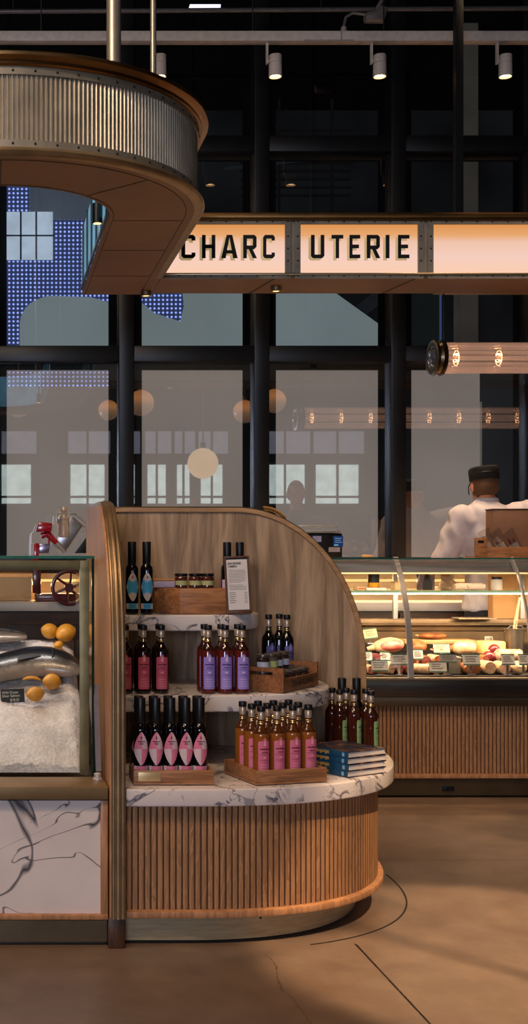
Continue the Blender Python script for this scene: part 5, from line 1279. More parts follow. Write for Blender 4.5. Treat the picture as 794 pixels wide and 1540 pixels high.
for k, (a, b) in enumerate(panels):
    mb = MB(); mb.box(a, b, YS+.012, YS+.0195, pz0, pz1); pn = obj('light_panel', mb, M_panel, sg)
    mb = MB(); t = .026
    if k == 0: mb.box(a, b+t, YS, YS+.0115, pz1, pz1+t); mb.box(a, b+t, YS, YS+.0115, pz0-t, pz0); mb.box(b, b+t, YS, YS+.0115, pz0, pz1)
    else:
        mb.box(a-t, b+t, YS, YS+.0115, pz1, pz1+t); mb.box(a-t, b+t, YS, YS+.0115, pz0-t, pz0); mb.box(b, b+t, YS, YS+.0115, pz0, pz1); mb.box(a-t, a, YS, YS+.0115, pz0, pz1)
    fr_ = obj('rivet_strip', mb, M_strip, sg)
    mb = MB(); mb.ell((0,0,0), (.0045,.003,.0045), None, 8, 6); n = max(2, round((b-a)/.075)); pts = []
    a_ = a+.012 if k == 0 else a-t/2
    for z in (pz0-t/2, pz1+t/2): pts += [(a_+(b+t/2-a_)*i/n, YS-.001, z) for i in range(n+1)]
    for x in ([b+t/2] if k == 0 else [a-t/2, b+t/2]): pts += [(x, YS-.001, pz0+(pz1-pz0)*i/4) for i in range(1, 4)]
    pts = [p for p in pts if X(820, YS) > p[0]]
    if pts: copies('rivet', mb, M_blackm, fr_, pts)
    else: mb.bm.free()
# letters, each a chamfered condensed capital
def glyph(ch):
    t = .27; c = .16                                   # stroke (of width 1 x height 1.75) and chamfer
    Hh = 1.75; w = 1.0
    Cc = [[(c,0),(w-c,0),(w,c),(w,.42),(w-t,.42),(w-t,t),(t,t),(t,Hh-t),(w-t,Hh-t),(w-t,Hh-.42),(w,Hh-.42),(w,Hh-c),(w-c,Hh),(c,Hh),(0,Hh-c),(0,c)]]
    return {'C': Cc,
     'H': [[(0,0),(t,0),(t,Hh),(0,Hh)], [(w-t,0),(w,0),(w,Hh),(w-t,Hh)], [(t,.75),(w-t,.75),(w-t,.75+t),(t,.75+t)]],
     'A': [[(0,0),(t,0),(.5+.02,Hh),(.5-.17,Hh)], [(w+.0,0),(w-t,0),(.5-.02,Hh),(.5+.17,Hh)], [(.25,.36),(.75,.36),(.68,.36+t*.9),(.32,.36+t*.9)]],
     'R': [[(0,0),(t,0),(t,Hh),(0,Hh)], [(t,Hh-t),(w-.2,Hh-t),(w,Hh-c),(w-c,Hh),(t,Hh)], [(w-t,Hh-t),(w-t,.95),(w,.85),(w,Hh-c)], [(t,.68),(w-c,.68),(w,.86),(w-.2,.95),(t,.95)], [(.42,.68),(.70,.68),(w+.03,0),(w-t,0)]],
     'U': [[(0,c),(c,0),(w-c,0),(w,c),(w,Hh),(w-t,Hh),(w-t,t),(t,t),(t,Hh),(0,Hh)]],
     'T': [[(0,Hh-t),(w,Hh-t),(w,Hh),(0,Hh)], [(.5-t/2,0),(.5+t/2,0),(.5+t/2,Hh-t),(.5-t/2,Hh-t)]],
     'E': [[(0,0),(t,0),(t,Hh),(0,Hh)], [(t,0),(w,0),(w,t),(t,t)], [(t,.75),(w-.12,.75),(w-.12,.75+t),(t,.75+t)], [(t,Hh-t),(w,Hh-t),(w,Hh),(t,Hh)]],
     'I': [[(0,0),(1,0),(1,Hh),(0,Hh)]]}[ch]
lets = [('C',273,294),('H',304,324),('A',333,357.5),('R',366,386),('C',396,413.5),('U',468,488),('T',499,516.5),('E',526,542),('R',552,571.5),('I',580.5,586),('E',599,616)]
zl0_, zl1_ = Z(388, YS), Z(353, YS)
M_let = plain('letter_black', (7,6,8), .6); M_shadow = plain('letter_return', (206,178,132), .5, 0, .05, 10, .55)  # tan drop letters given a slight glow against the lit panels
from mathutils.geometry import tessellate_polygon
def solid(mb, poly, y0, y1):
    tri = tessellate_polygon([[Vector((x, 0, z)) for x, z in poly]])
    f = [mb.bm.verts.new((x, y0, z)) for x, z in poly]; b = [mb.bm.verts.new((x, y1, z)) for x, z in poly]
    for t in tri: mb._f([f[i] for i in t]); mb._f([b[i] for i in t][::-1])
    n = len(poly)
    for i in range(n): mb._f((f[i], f[(i+1) % n], b[(i+1) % n], b[i]))
for ch, a, b in lets:
    xa, xb = X(a, YS), X(b, YS); mb = MB(); ms = MB()
    for poly in glyph(ch):
        q = [(xa+(xb-xa)*x, zl0_+(zl1_-zl0_)*z/1.75) for x, z in poly]
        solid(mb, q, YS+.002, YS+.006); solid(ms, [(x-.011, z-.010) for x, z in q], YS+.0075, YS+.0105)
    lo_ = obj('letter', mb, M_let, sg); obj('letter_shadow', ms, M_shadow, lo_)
# small recessed downlights under canopy
for px, lab in ((228, 'recessed downlight in the bronze soffit beside the canopy return'), (415, 'recessed downlight under the sign below the CHARC panel')):
    Yl = 6.12; c = Vector((X(px, Yl), Yl, sz0))
    if px == 228: c = Vector((.79, 6.2, zb0))
    dl = thing('downlight', lab, 'downlight', c)
    mb = MB(); mb.lathe([(.016,-.0025),(.027,-.0025),(.027,-.020),(.022,-.024),(.016,-.020),(.016,-.0025)], c, 18, close=False); obj('trim_ring', mb, M_bronze, dl)
    mb = MB(); mb.lathe([(0,-.0215),(.0155,-.0215)], c, 16, close=False); obj('lens', mb, glow('down_lens', (255,196,130), 2.5), dl)
# --------------------------------------------------------------- tube lamp
YT_ = 6.47; zt0 = Z(538.5, YT_); rt = 23.5/S(YT_)
tl = thing('tube_lamp', 'horizontal pendant lamp of clear glass rods with bronze end cap and glowing filaments', 'lamp', (X(700, YT_), YT_, zt0-rt))
tx0, tx1 = X(664, YT_), 4.2
def mrod():
    m, nt, b = _nt('glass_rod'); nt.nodes.remove(b); out = nt.nodes['Material Output']
    t = nt.nodes.new('ShaderNodeBsdfTransparent'); g = nt.nodes.new('ShaderNodeBsdfGlossy'); g.inputs['Roughness'].default_value = .12; g.inputs['Color'].default_value = lin((240,224,212)); t.inputs['Color'].default_value = lin((236,226,220))
    d = nt.nodes.new('ShaderNodeBsdfTranslucent'); d.inputs['Color'].default_value = lin((240,206,178))
    lw = nt.nodes.new('ShaderNodeLayerWeight'); lw.inputs['Blend'].default_value = .45
    n = noise(nt, coords(nt, (1,8,8)), 10, 2)
    m1 = nt.nodes.new('ShaderNodeMixShader'); m2 = nt.nodes.new('ShaderNodeMixShader')
    nt.links.new(mathn(nt, 'MULTIPLY', lw.outputs['Facing'], .8), m1.inputs[0]); nt.links.new(t.outputs[0], m1.inputs[1]); nt.links.new(g.outputs[0], m1.inputs[2])
    nt.links.new(mathn(nt, 'ADD', .05, mathn(nt, 'MULTIPLY', n.outputs['Fac'], .10)), m2.inputs[0]); nt.links.new(m1.outputs[0], m2.inputs[1]); nt.links.new(d.outputs[0], m2.inputs[2])
    em = nt.nodes.new('ShaderNodeEmission'); em.inputs['Color'].default_value = lin((255,214,190)); em.inputs['Strength'].default_value = .085
    ad = nt.nodes.new('ShaderNodeAddShader'); nt.links.new(m2.outputs[0], ad.inputs[0]); nt.links.new(em.outputs[0], ad.inputs[1])
    nt.links.new(ad.outputs[0], out.inputs['Surface']); return m
M_rod = mrod()
for k in range(14):
    a = 2*PI*k/14+.1; y, z = YT_+(rt-.011)*math.cos(a), zt0+(rt-.011)*math.sin(a)
    mb = MB(); mb.tube([(tx0, y, z), (tx1, y, z)], .0105, 8); obj('glass_rod', mb, M_rod, tl)
RY = Matrix.Translation((tx0, YT_, zt0)) @ Matrix.Rotation(-PI/2, 4, 'Y')
mb = MB(); mb.lathe([(rt-.004,-.004),(rt+.010,-.004),(rt+.012,.002),(rt+.012,.010),(rt+.002,.014),(rt-.004,.03),(rt+.006,.034),(rt+.012,.04),(rt+.012,.05),(rt-.01,.054),(rt-.03,.05),(rt-.03,-.004)], (0,0,0), 36, RY, close=False); obj('end_cap', mb, plain('cap_bronze', (110,92,68), .3, 1, .15, 12), tl)
mb = MB(); mb.lathe([(rt-.031,.046),(rt*.5,.062),(rt*.25,.068),(0,.07)], (0,0,0), 32, RY, close=False); obj('end_lens', mb, plain('lens_glass', (150,150,160), .06, .7, .3, 25), tl)
M_fil = glow('filament', (255,196,140), 9); M_core = plain('core_tube', (206,180,160), .3, .3, .1, 20, .2)
x = X(686, YT_); i = 0
while x < tx1-.05:
    mb = MB()
    for a in range(5):
        t = 2*PI*a/5; mb.tube([(x-.010, YT_+.02*math.cos(t), zt0+.02*math.sin(t)), (x+.010, YT_+.024*math.cos(t+.3), zt0+.024*math.sin(t+.3))], .0028, 5)
    mb.lathe([(.040,-.002),(.040,.002),(.0395,.002)], (0,0,0), 20, Matrix.Translation((x, YT_, zt0)) @ Matrix.Rotation(-PI/2, 4, 'Y'), close=False)
    obj('filament', mb, M_fil, tl); x += 64/S(YT_); i += 1
mb = MB(); mb.tube([(tx0, YT_, zt0), (tx1, YT_, zt0)], .010, 10); obj('core_tube', mb, M_core, tl)
mb = MB(); mb.tube([(X(664.5, YT_), YT_, zt0+rt-.004), (tx1, YT_, zt0+rt-.004)], .005, 6); obj('spine_bar', mb, M_bronze, tl)
for px in (667.5, 1000):
    mb = MB(); mb.tube([(X(px, YT_), YT_, zt0+rt), (X(px, YT_), YT_, zt0+rt+.05)], .008, 8); mb.tube([(X(px, YT_), YT_, zt0+rt+.05), (X(px, YT_), YT_, Z(441, YT_)-.0005)], .0035, 6); obj('suspension_rod', mb, M_blackm, tl)
mb = MB(); mb.box(X(655, YT_), 4.4, YT_-.04, YT_+.04, Z(441, YT_), Z(431, YT_), .002); obj('mounting_bar', mb, plain('bar_brass', (170,140,84), .4, .9, .1, 8), tl)
for x in (X(655, YT_)+.1, 4.1):
    mb = MB(); mb.box(x, x+.04, YT_-.02, YT_+.02, Z(431, YT_)+.0005, 5.39); obj('drop_rod', mb, M_blackm, tl)
# --------------------------------------------------------------- track with spots
YTR = 6.9; rail = thing('lighting_track', 'white lighting track crossing above the bronze canopy', 'lighting track', (2, YTR, Z(66, YTR)))
mb = MB(); mb.box(-1.5, 5.5, YTR-.03, YTR+.03, Z(64.5, YTR), Z(49.5, YTR), .003); obj('rail', mb, M_white, rail)
mb = MB(); mb.box(X(510, YTR), X(512, YTR), YTR-.034, YTR-.0305, Z(65, YTR), Z(48, YTR)); mb.box(X(455, YTR), X(530, YTR), YTR-.032, YTR-.0305, Z(65.5, YTR), Z(63, YTR)); obj('joint_cover', mb, plain('cover_grey', (150,142,136), .5), rail)
for px in (62, 380, 577, 900):
    mb = MB(); mb.tube([(X(px, YTR), YTR, Z(49.5, YTR)+.0005), (X(px, YTR), YTR, 5.39)], .004, 6); obj('suspension_wire', mb, M_blackm, rail)
def spot():
    root = thing('track_spot', 'x', 'spot lamp')
    mb = MB(); mb.lathe([(0,0),(.034,0),(.036,-.003),(.036,-.045),(.031,-.047),(.036,-.049),(.037,-.122),(.033,-.122),(.031,-.108)], (0,0,0), 22, close=False); obj('housing', mb, M_white, root, True)
    mb = MB(); mb.lathe([(0,-.109),(.0305,-.109)], (0,0,0), 20, close=False); obj('lens', mb, glow('track_lens', (255,200,140), 14), root, True)
    mb = MB(); mb.box(-.052, -.042, -.012, .012, -.05, .068); mb.box(-.042, -.0365, -.008, .008, -.04, -.028); obj('arm', mb, M_white, root, True)
    return root
rp = Repeats(spot()); SPOTS = []
for k, (px, py) in enumerate(((240.5, 73.5), (414, 73.5), (571, 71.5), (760, 70))):
    c = P(px, py, YTR-.0); c.z = Z(64.5, YTR)-.07; SPOTS.append(c.copy())
    rp(c, 0, ('white track spot hanging beside the thin suspension rod', 'white track spot above the CHARC panel', 'white track spot below the grey junction box', 'white track spot above the blank sign panel')[k], 'spots on the lighting track')
cd = thing('ceiling_conduit', 'thin grey conduit pipe with junction box near the ceiling', 'conduit', (2, 7.4, Z(15, 7.4)))
mb = MB(); mb.tube([(-1.5, 7.4, Z(20, 7.4)), (5.5, 7.4, Z(9, 7.4))], .014, 10); obj('pipe', mb, plain('pipe_grey', (110,108,110), .4, .6), cd)
mb = MB(); q = P(561, 25, 7.36); mb.tube([q+Vector((-.05,0,-.01)), q+Vector((.04,0,0)), q+Vector((.06,0,.05))], [.03,.045,.03], 10); mb.tube([q+Vector((.02,0,.04)), P(583, -14, 7.36)], .012, 8); obj('junction_box', mb, plain('box_grey', (120,116,114), .5, .3), cd)
mb = MB(); pts = [P(549, 22, 7.36), P(530, 20, 7.34), P(520, 26, 7.3), P(517, 40, 7.1), P(517, 46, YTR)]; mb.tube(pts, .008, 8); pts = P(517, 46, YTR); mb.tube([P(517, 41, YTR), P(517, 49, YTR)+Vector((0,0,.002))], .016, 10); obj('cable', mb, plain('cable_grey', (140,134,130), .5), cd)
for px in (20, 483, 575, 1200):
    mb = MB(); mb.tube([(X(px,7.4), 7.4, Z(18,7.4)), (X(px,7.4), 7.4, 5.39)], .004, 6); obj('hanger_wire', mb, M_blackm, cd)
mb = MB(); mb.box(X(285, 7.9), X(331, 7.9), 7.88, 7.92, Z(12.5, 7.9), Z(8.5, 7.9)); sl_ = obj('strip_light', mb, glow('strip_white', (226,220,250), 1.6)); setp(sl_, 'short white strip light glowing near the ceiling', 'lamp')
# --------------------------------------------------------------- globe pendants (they stand before the glass and are mirrored in it)
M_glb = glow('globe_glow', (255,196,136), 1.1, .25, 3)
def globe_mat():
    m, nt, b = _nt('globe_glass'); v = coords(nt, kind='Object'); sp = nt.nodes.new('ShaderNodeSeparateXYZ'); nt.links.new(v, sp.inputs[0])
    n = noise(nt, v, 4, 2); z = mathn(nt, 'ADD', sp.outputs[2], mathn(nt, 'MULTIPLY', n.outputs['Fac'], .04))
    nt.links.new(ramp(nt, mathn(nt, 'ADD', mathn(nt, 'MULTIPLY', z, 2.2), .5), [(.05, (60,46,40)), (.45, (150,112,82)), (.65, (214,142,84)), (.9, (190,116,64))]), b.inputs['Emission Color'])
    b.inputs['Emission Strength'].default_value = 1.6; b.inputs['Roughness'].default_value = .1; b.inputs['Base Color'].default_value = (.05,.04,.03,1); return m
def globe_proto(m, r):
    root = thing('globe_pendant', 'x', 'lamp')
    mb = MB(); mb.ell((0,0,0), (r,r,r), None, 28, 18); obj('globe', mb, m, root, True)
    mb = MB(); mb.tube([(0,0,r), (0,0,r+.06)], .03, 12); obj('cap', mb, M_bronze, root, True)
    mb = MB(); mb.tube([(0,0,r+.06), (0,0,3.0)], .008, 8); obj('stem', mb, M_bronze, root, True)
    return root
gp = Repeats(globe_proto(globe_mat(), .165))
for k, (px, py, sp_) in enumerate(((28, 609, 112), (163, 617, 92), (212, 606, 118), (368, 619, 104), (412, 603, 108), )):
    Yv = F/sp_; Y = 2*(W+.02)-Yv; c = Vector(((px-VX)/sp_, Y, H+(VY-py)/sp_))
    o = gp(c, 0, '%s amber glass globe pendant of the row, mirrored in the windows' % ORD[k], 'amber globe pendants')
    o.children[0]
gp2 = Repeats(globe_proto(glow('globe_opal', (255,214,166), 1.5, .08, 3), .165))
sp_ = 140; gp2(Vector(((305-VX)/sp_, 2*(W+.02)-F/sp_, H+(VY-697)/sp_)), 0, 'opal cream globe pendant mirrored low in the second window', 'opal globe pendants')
# ================================================================ people
def remesh(name, mb, vox, mats, parent, it=4):
    o = obj(name, mb, mats, parent)
    md = o.modifiers.new('r', 'REMESH'); md.mode = 'VOXEL'; md.voxel_size = vox
    dg = bpy.context.evaluated_depsgraph_get(); dg.update()
    me = bpy.data.meshes.new_from_object(o.evaluated_get(dg)); o.modifiers.clear()
    old = o.data; o.data = me; bpy.data.meshes.remove(old); me.name = name
    b = bmesh.new(); b.from_mesh(me)
    for _ in range(it): bmesh.ops.smooth_vert(b, verts=b.verts, factor=.5, use_axis_x=True, use_axis_y=True, use_axis_z=True)
    for f in b.faces: f.smooth = True
    b.to_mesh(me); b.free()
    if not me.materials:
        me.materials.append(mats)
    return o
def loft(mb, rings, seg=20):
    """rings: (x, y, z, rx, ry)"""
    rs = [[mb.bm.verts.new((x+rx*math.cos(2*PI*k/seg), y+ry*math.sin(2*PI*k/seg), z)) for k in range(seg)] for x, y, z, rx, ry in rings]
    for a, b in zip(rs, rs[1:]):
        for k in range(seg): mb._f((a[k], a[(k+1)%seg], b[(k+1)%seg], b[k]), True)
    mb._f(rs[0][::-1]); mb._f(rs[-1])
def limb(mb, pts, rs):
    pts = [Vector(p) for p in pts]; P2, R2 = [], []
    for i in range(len(pts)-1):
        for t in (0, .34, .67): P2.append(pts[i].lerp(pts[i+1], t)); R2.append(rs[i]+(rs[i+1]-rs[i])*t)
    P2.append(pts[-1]); R2.append(rs[-1])
    mb.tube(P2, R2, 14)
    for p, r in ((pts[0], rs[0]), (pts[-1], rs[-1])): mb.ell(p, (r, r, r), None, 14, 10)
    for p, r in zip(pts[1:-1], rs[1:-1]): mb.ell(p, (r*1.0, r*1.0, r*1.0), None, 14, 10)
def hand(mb, wrist, fwd, up, r=1.0, side=1):
    """palm and five curled fingers; fwd = finger direction, up = back of the hand"""
    f = Vector(fwd).normalized(); u = Vector(up).normalized(); u = (u-f*u.dot(f)).normalized(); s_ = f.cross(u)*side
    w = Vector(wrist)
    for t in (0, .25, .5, .75, 1):
        c = w+f*(.012+.07*t)*r
        for q in (-1, -.33, .33, 1): mb.ell(c+s_*(.026*q*(.8+.25*t))*r, (.013*r,.013*r,.013*r), None, 10, 8)
    for i, (q, L) in enumerate(((-1, .062), (-.35, .075), (.32, .07), (1, .052))):
        b0 = w+f*.085*r+s_*(.031*q)*r; p1 = b0+f*L*.42*r-u*.008*r; p2 = p1+f*L*.28*r-u*L*.32*r; p3 = p2+f*L*.06*r-u*L*.30*r
        mb.tube([b0-f*.012*r, b0, p1, p2, p3], [.0095*r, .0095*r, .009*r, .0082*r, .0065*r], 8); mb.ell(p3, (.0065*r,)*3, None, 8, 6)
    b0 = w+f*.03*r-s_*.030*r; p1 = b0+f*.026*r-s_*.022*r-u*.012*r; p2 = p1+f*.028*r+s_*.006*r-u*.016*r
    mb.tube([b0, p1, p2], [.012*r, .0105*r, .008*r], 8); mb.ell(p2, (.008*r,)*3, None, 8, 6)
def person(label, hips, chest, neck, head, shl, shr, armL, armR, feet, skin, jm, tm, hm, capm=None, hem=.88, face=1, gl=None, slv=.55, sc=1.0):
    """joints in metres; face = +1 looks along +Y, -1 along -Y"""
    root = thing('person', label, 'person', (hips[0], hips[1], 0))
    hx, hy, hz = hips; cx_, cy_, cz_ = chest; nx, ny, nz = neck
    head = Vector(head)
    mb = MB()
    tors = [(hx, hy, hz-.10, .14, .10), (hx, hy, hz, .165, .115), ((hx+cx_)/2, (hy+cy_)/2, (hz+cz_)/2, .155, .11), (cx_, cy_, cz_, .185, .115), (cx_, cy_, cz_+.10, .175, .10), ((cx_+nx)/2, (cy_+ny)/2, cz_+.150, .17, .085), (nx, ny, nz-.015, .085, .066), (nx, ny, nz+.01, .058, .058), (nx, ny, nz+.05, .052, .054)]
    loft(mb, tors)
    limb(mb, [(nx, ny, nz), head-Vector((0,0,.03))], [.056, .052])
    for sh, arm in ((shl, armL), (shr, armR)): limb(mb, [(cx_, cy_, cz_+.10), sh, arm[0], arm[1]], [.06, .062, .045, .030])
    limb(mb, [(hx-.09, hy, hz-.06), (feet[0][0], feet[0][1]+.01, .50), (feet[0][0], feet[0][1], .09)], [.085, .058, .040]); limb(mb, [(hx+.09, hy, hz-.06), (feet[1][0], feet[1][1]+.01, .50), (feet[1][0], feet[1][1], .09)], [.085, .058, .040])
    mb.ell(head, (.071, .090, .105), None, 24, 18); mb.ell(head+Vector((0, .022*face, -.055)), (.058, .066, .062), None, 18, 14)
    mb.ell(head+Vector((0, .096*face, -.018)), (.013, .018, .022), None, 10, 8); mb.ell(head+Vector((0, .085*face, .022)), (.05, .012, .012), None, 10, 8)
    mb.ell(head+Vector((0, .086*face, -.055)), (.024, .010, .008), None, 10, 8)
    for s_ in (-1, 1): mb.ell(head+Vector((s_*.074, -.004*face, -.012)), (.012, .020, .031), None, 12, 10)
    if not gl:
        for s_, arm in ((-1, armL), (1, armR)): hand(mb, arm[1], arm[2], (0,0,1), 1.0, s_)
    remesh('body', mb, .0075, skin, root, 3)
    mb = MB()
    for s_ in (-1, 1): mb.ell(head+Vector((s_*.030, .080*face, .006)), (.012, .010, .008), None, 12, 8)
    obj('eyes', mb, plain('eye_white', (220,214,206), .3), root)
    # hair: cap of ellipsoid at the back and sides
    mb = MB(); b2 = bmesh.new(); bmesh.ops.create_uvsphere(b2, u_segments=36, v_segments=26, radius=1)
    kill = [v for v in b2.verts if (v.co.y*face > .35 and v.co.z < .55) or v.co.z < -.62 or (v.co.z < -.1 and v.co.y*face > .05)]
    bmesh.ops.delete(b2, geom=kill, context='VERTS')
    for v in b2.verts: k = 1+random.uniform(-.012, .012); v.co = Vector((v.co.x*.0765*k, v.co.y*.098*k, v.co.z*.112*k))
    for f in b2.faces: f.smooth = True
    mb.merge(b2, Matrix.Translation(head)); obj('hair', mb, hm, root)
    # jacket
    mb = MB(); e = .022
    loft(mb, [(hx, hy, hem, .205, .150), (hx, hy, hem+.04, .205, .148)] + [(x, y, z, rx+e, ry+e) for x, y, z, rx, ry in tors[2:5]] + [((cx_+nx)/2, (cy_+ny)/2, cz_+.155, .195, .105), (nx, ny, nz-.012, .115, .085), (nx, ny, nz+.012, .076, .074), (nx, ny, nz+.035, .068, .068)])
    for sh, arm in ((shl, armL), (shr, armR)):
        el = Vector(arm[0]); wr_ = Vector(arm[1]); limb(mb, [(cx_, cy_, cz_+.10), sh, el, el.lerp(wr_, slv)], [.085, .088, .068, .056])
    jk = remesh('jacket', mb, .011, jm, root, 3)
    from mathutils import noise as mn
    for v in jk.data.vertices:
        q = v.co.copy(); q = Vector((q.x+q.z*.35, q.y, q.z*.5-q.x*.2)); a_ = (1-2.4*abs(mn.noise(q*9)))*.7+.6*mn.noise(q*21+Vector((3,1,0)))
        v.co += v.normal*(a_-.3)*.013
    for sh, arm in ((shl, armL), (shr, armR)):
        el = Vector(arm[0]); wr_ = Vector(arm[1]); a_, b_ = el.lerp(wr_, slv-.02), el.lerp(wr_, slv+.18)
        mb = MB(); mb.tube([a_, a_.lerp(b_, .5), b_], [.066, .069, .062], 18); obj('cuff', mb, jm, jk)
    mb = MB(); mb.lathe([(.070,0),(.074,.004),(.066,.022),(.061,.022),(.066,.0)], (nx, ny, nz+.014), 24, close=False); obj('collar', mb, jm, jk)
    mb = MB(); loft(mb, [(hx, hy, hem-.02+.06, .185, .135), (hx, hy, hz-.12, .185, .132)], 22)
    for s_, ft in ((-1, feet[0]), (1, feet[1])): limb(mb, [(hx+s_*.09, hy, hz-.08), (ft[0], ft[1]+.01, .50), (ft[0], ft[1], .06)], [.105, .085, .068])
    remesh('trousers', mb, .012, tm, root, 3)
    for ft in feet:
        mb = MB(); mb.ell((ft[0], ft[1]+.05*face, .046), (.046, .13, .045), None, 16, 10); obj('shoe', mb, M_black, root)
    return root, jk
M_skin = plain('skin', (206,140,104), .5, 0, .08, 20); M_jack = plain('chef_white', (214,206,212), .75, 0, .06, 14, bmp=.12)
M_trou = plain('trousers_dark', (34,34,40), .8); M_hair = plain('hair_brown', (92,60,36), .7, 0, .3, 90)
YC = 7.30
hd = P(728, 729.5, YC)
chef, jk = person('person in white chef jacket and black cap working with back turned behind the deli case', (X(748, YC), YC, .96), (X(746, YC), YC, 1.33), (X(731, YC), YC, 1.535), hd,
    (X(695, YC), YC, 1.44), (X(804, YC), YC, 1.485),
    ((X(672, YC), YC+.06, 1.205), (X(672, 7.42), 7.42, 1.085), (.25, .8, -.35)), ((X(815, YC), YC+.08, 1.20), (X(775, 7.42), 7.42, 1.085), (-.25, .8, -.35)),
    ((X(724, YC), YC), (X(772, YC), YC)), M_skin, M_jack, M_trou, M_hair, hem=.90, gl=True, slv=.08)
M_glv = plain('glove_cream', (222,200,166), .6, 0, .08, 30)
for s_, px, fx in ((-1, 672, .25), (1, 775, -.25)):
    mb = MB(); wv = Vector((X(px, 7.42), 7.42, 1.085)); hand(mb, wv, (fx, .8, -.35), (0, .3, 1), 1.02, s_)
    d = Vector((fx, .8, -.35)).normalized(); mb.tube([wv-d*.05, wv-d*.01, wv+d*.03], [.042, .036, .034], 14)
    remesh('glove', mb, .005, M_glv, chef, 2)
# cap
mb = MB(); R = Matrix.Translation(hd+Vector((0,-.004,.040))) @ Matrix.Rotation(-.05, 4, 'Y') @ Matrix.Rotation(-.10, 4, 'X') @ Matrix.Diagonal((.92, 1.12, .92, 1))
mb.lathe([(.0885,-.010),(.0905,-.006),(.0905,.030),(.0925,.036),(.0905,.062),(.080,.072),(.05,.077),(0,.078)], (0,0,0), 32, R, close=False)
cp = obj('cap', mb, plain('cap_black', (13,12,13), .85, 0, .3, 60, bmp=.1), chef)
mb = MB(); mb.lathe([(.0915,.027),(.0925,.029),(.0915,.031)], (0,0,0), 32, R, close=False); obj('cap_band', mb, M_blackm, cp)
mb = MB(); mb.tube([hd+Vector((-.082,-.01,.02)), hd+Vector((-.092,.004,-.01)), hd+Vector((-.088,.01,-.045)), hd+Vector((-.07,.05,-.055))], .003, 6)
mb.lathe([(.0565,0),(.064,.004),(.060,.008)], (hd.x, hd.y+.0, hd.z), 10, Matrix.Translation((0,0,0)), close=False) if False else None
obj('mask_loop', mb, M_black, chef)
mb = MB(); c = Vector((X(731, YC), YC, 1.578)); mb.tube([c+Vector((.064*math.cos(a), .066*math.sin(a), -.012*math.sin(a))) for a in [PI+.3+(PI-.6)*k/10 for k in range(11)]], .006, 8); obj('apron_strap', mb, M_blackm, chef)
# knife held over the board on the back counter
kn = thing('knife', 'black-handled knife in the gloved hand of the chef', 'knife', (X(668, 7.5), 7.5, zk+.03))
mb = MB(); q = Vector((X(664, 7.55), 7.50, 1.015)); mb.tube([q, q+Vector((-.0,.09,.006))], .011, 10); obj('handle', mb, M_black, kn)
mb = MB(); mb.prism([(0,-.012),(.16,-.012),(.13,.014),(0,.014)], 0, .002, 0, Matrix.Translation(q+Vector((0,.092,.004))) @ Matrix.Rotation(PI/2, 4, 'Z') @ RX); obj('blade', mb, M_steel, kn)
# customer outside the frame, mirrored in the glazing
XC, YCu = 2.74, 4.90
person('dark-haired person in dark coat at the deli counter, mirrored in the windows', (XC, YCu, .98), (XC, YCu+.01, 1.36), (XC, YCu+.03, 1.58), (XC-.02, YCu+.06, 1.775),
    (XC-.20, YCu+.01, 1.49), (XC+.20, YCu+.01, 1.49), ((XC-.26, YCu+.02, 1.2), (XC-.20, YCu+.2, 1.05), (0,1,.1)), ((XC+.26, YCu+.02, 1.2), (XC+.20, YCu+.2, 1.05), (0,1,.1)),
    ((XC-.1, YCu), (XC+.1, YCu)), M_skin, plain('coat_dark', (40,40,46), .85), M_trou, plain('hair_dark', (26,22,20), .7), slv=.9, hem=.80)
# ================================================================ lights
def light(kind, name, loc, energy, col, target=None, **kw):
    l = bpy.data.lights.new(name, kind); l.energy = energy; l.color = lin(col)[:3]
    for k, v in kw.items(): setattr(l, k, v)
    o = bpy.data.objects.new(name, l); C.objects.link(o); o.location = loc
    if target is not None: o.rotation_euler = (Vector(target)-Vector(loc)).to_track_quat('-Z', 'Y').to_euler()
    return o
WARM, WARM2, COOL = (255,214,170), (255,196,136), (214,226,255)
light('AREA', 'ceiling_fill', (-2.4, 1.2, 5.2), 145, (255,226,200), (1.0, 4.0, .8), shape='RECTANGLE', size=2.4, size_y=2.0)  # added soft fill, no fixture; kept out of the mirrored view
light('AREA', 'window_fill', (-2.3, -5.6, 2.0), 240, COOL, (1.0, 4, 1.2), shape='RECTANGLE', size=2.6, size_y=1.6)  # added unseen cool fill, set aside so the glazing does not mirror it
light('SPOT', 'floor_pool', (2.9, 1.9, 5.2), 1700, WARM, (1.66, 3.72, 0), spot_size=math.radians(17), spot_blend=.3, shadow_soft_size=.04)
light('SPOT', 'floor_pool_far', (3.0, 3.4, 5.2), 300, WARM2, (2.3, 5.0, 0), spot_size=math.radians(26), spot_blend=.5, shadow_soft_size=.05)
light('SPOT', 'display_spot', (.4, 1.6, 5.0), 200, (255,222,186), (1.0, 4.3, 1.0), spot_size=math.radians(36), spot_blend=.8, shadow_soft_size=.12)
light('SPOT', 'front_floor_spot', (-.3, 1.5, 5.0), 150, WARM2, (.3, 3.4, 0), spot_size=math.radians(40), spot_blend=.7, shadow_soft_size=.1)
light('SPOT', 'fish_spot', (-1.4, 3.2, 4.6), 110, (255,210,170), (.30, 4.3, .9), spot_size=math.radians(30), spot_blend=.6, shadow_soft_size=.08)
light('AREA', 'fish_lamp', (-.3, 4.5, 1.19), 4.5, (255,242,238), (-.3, 4.45, .5), shape='RECTANGLE', size=1.1, size_y=.06)
light('AREA', 'deli_lamp', (2.86, 6.43, 1.125), 13, (255,226,194), (2.86, 6.40, .6), shape='RECTANGLE', size=2.7, size_y=.05)
light('AREA', 'deli_lamp_low', (2.86, 6.45, 1.015), 30, (255,224,190), (2.86, 6.62, .6), shape='RECTANGLE', size=2.7, size_y=.05)
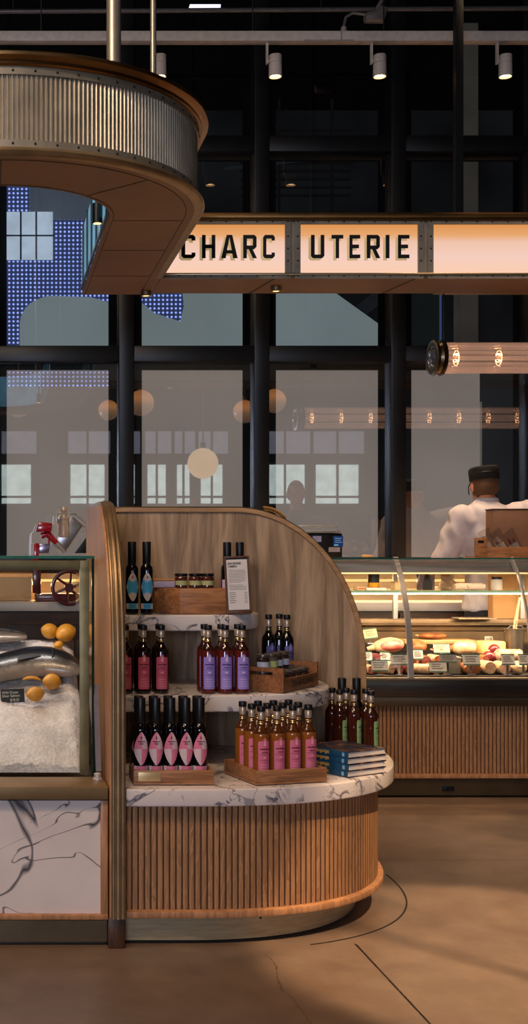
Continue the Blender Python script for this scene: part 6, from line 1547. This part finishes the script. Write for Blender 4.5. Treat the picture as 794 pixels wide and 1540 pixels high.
light('AREA', 'counter_led', (1.5, W-.10, 1.05), 30, WARM2, (1.5, W-.2, .9), shape='RECTANGLE', size=8.0, size_y=.04)
for px in (700, 790, 900): light('POINT', 'tube_bulb', (X(px, YT_), YT_, zt0), .6, WARM2, shadow_soft_size=.004)
for k, c in enumerate(SPOTS): light('SPOT', 'track_beam', c-Vector((0,0,.13)), 120, WARM, c+Vector((.15, .25, -3.0)), spot_size=math.radians(46), spot_blend=.6, shadow_soft_size=.03)
light('SPOT', 'chef_spot', (2.5, 6.45, 4.4), 260, WARM, (3.0, 7.3, 1.3), spot_size=math.radians(34), spot_blend=.6, shadow_soft_size=.05)
light('SPOT', 'canopy_fill', (-1.2, 2.2, 4.4), 150, (255,224,196), (.6, 4.8, 2.75), spot_size=math.radians(60), spot_blend=.8, shadow_soft_size=.05)  # added unseen fill for the canopy's fluted band
light('SPOT', 'case_front_fill', (2.5, 3.6, 5.2), 330, (255,214,176), (2.9, 6.2, .35), spot_size=math.radians(40), spot_blend=.7, shadow_soft_size=.04)  # added unseen light to brighten the slatted deli front
wd = bpy.data.worlds.new('room_ambient'); sc.world = wd; wd.use_nodes = True
wd.node_tree.nodes['Background'].inputs[0].default_value = lin((170,150,140)); wd.node_tree.nodes['Background'].inputs[1].default_value = .07
# ================================================================ camera
cam = bpy.data.cameras.new('camera'); co = bpy.data.objects.new('camera', cam); C.objects.link(co)
co.location = (0, 0, H); co.rotation_euler = (PI/2, 0, 0)
cam.sensor_fit = 'VERTICAL'; cam.sensor_height = 36; cam.sensor_width = 36
cam.lens = F/1540*36
cam.shift_x = (397-VX)/1540; cam.shift_y = (VY-770)/1540
cam.clip_start = .05; cam.clip_end = 60
sc.camera = co
sc.view_settings.view_transform = 'Standard'; sc.view_settings.look = 'None'; sc.view_settings.exposure = 0; sc.view_settings.gamma = 1
sc.cycles.use_denoising = True; sc.cycles.max_bounces = 10; sc.cycles.transparent_max_bounces = 24; sc.cycles.sample_clamp_indirect = 4
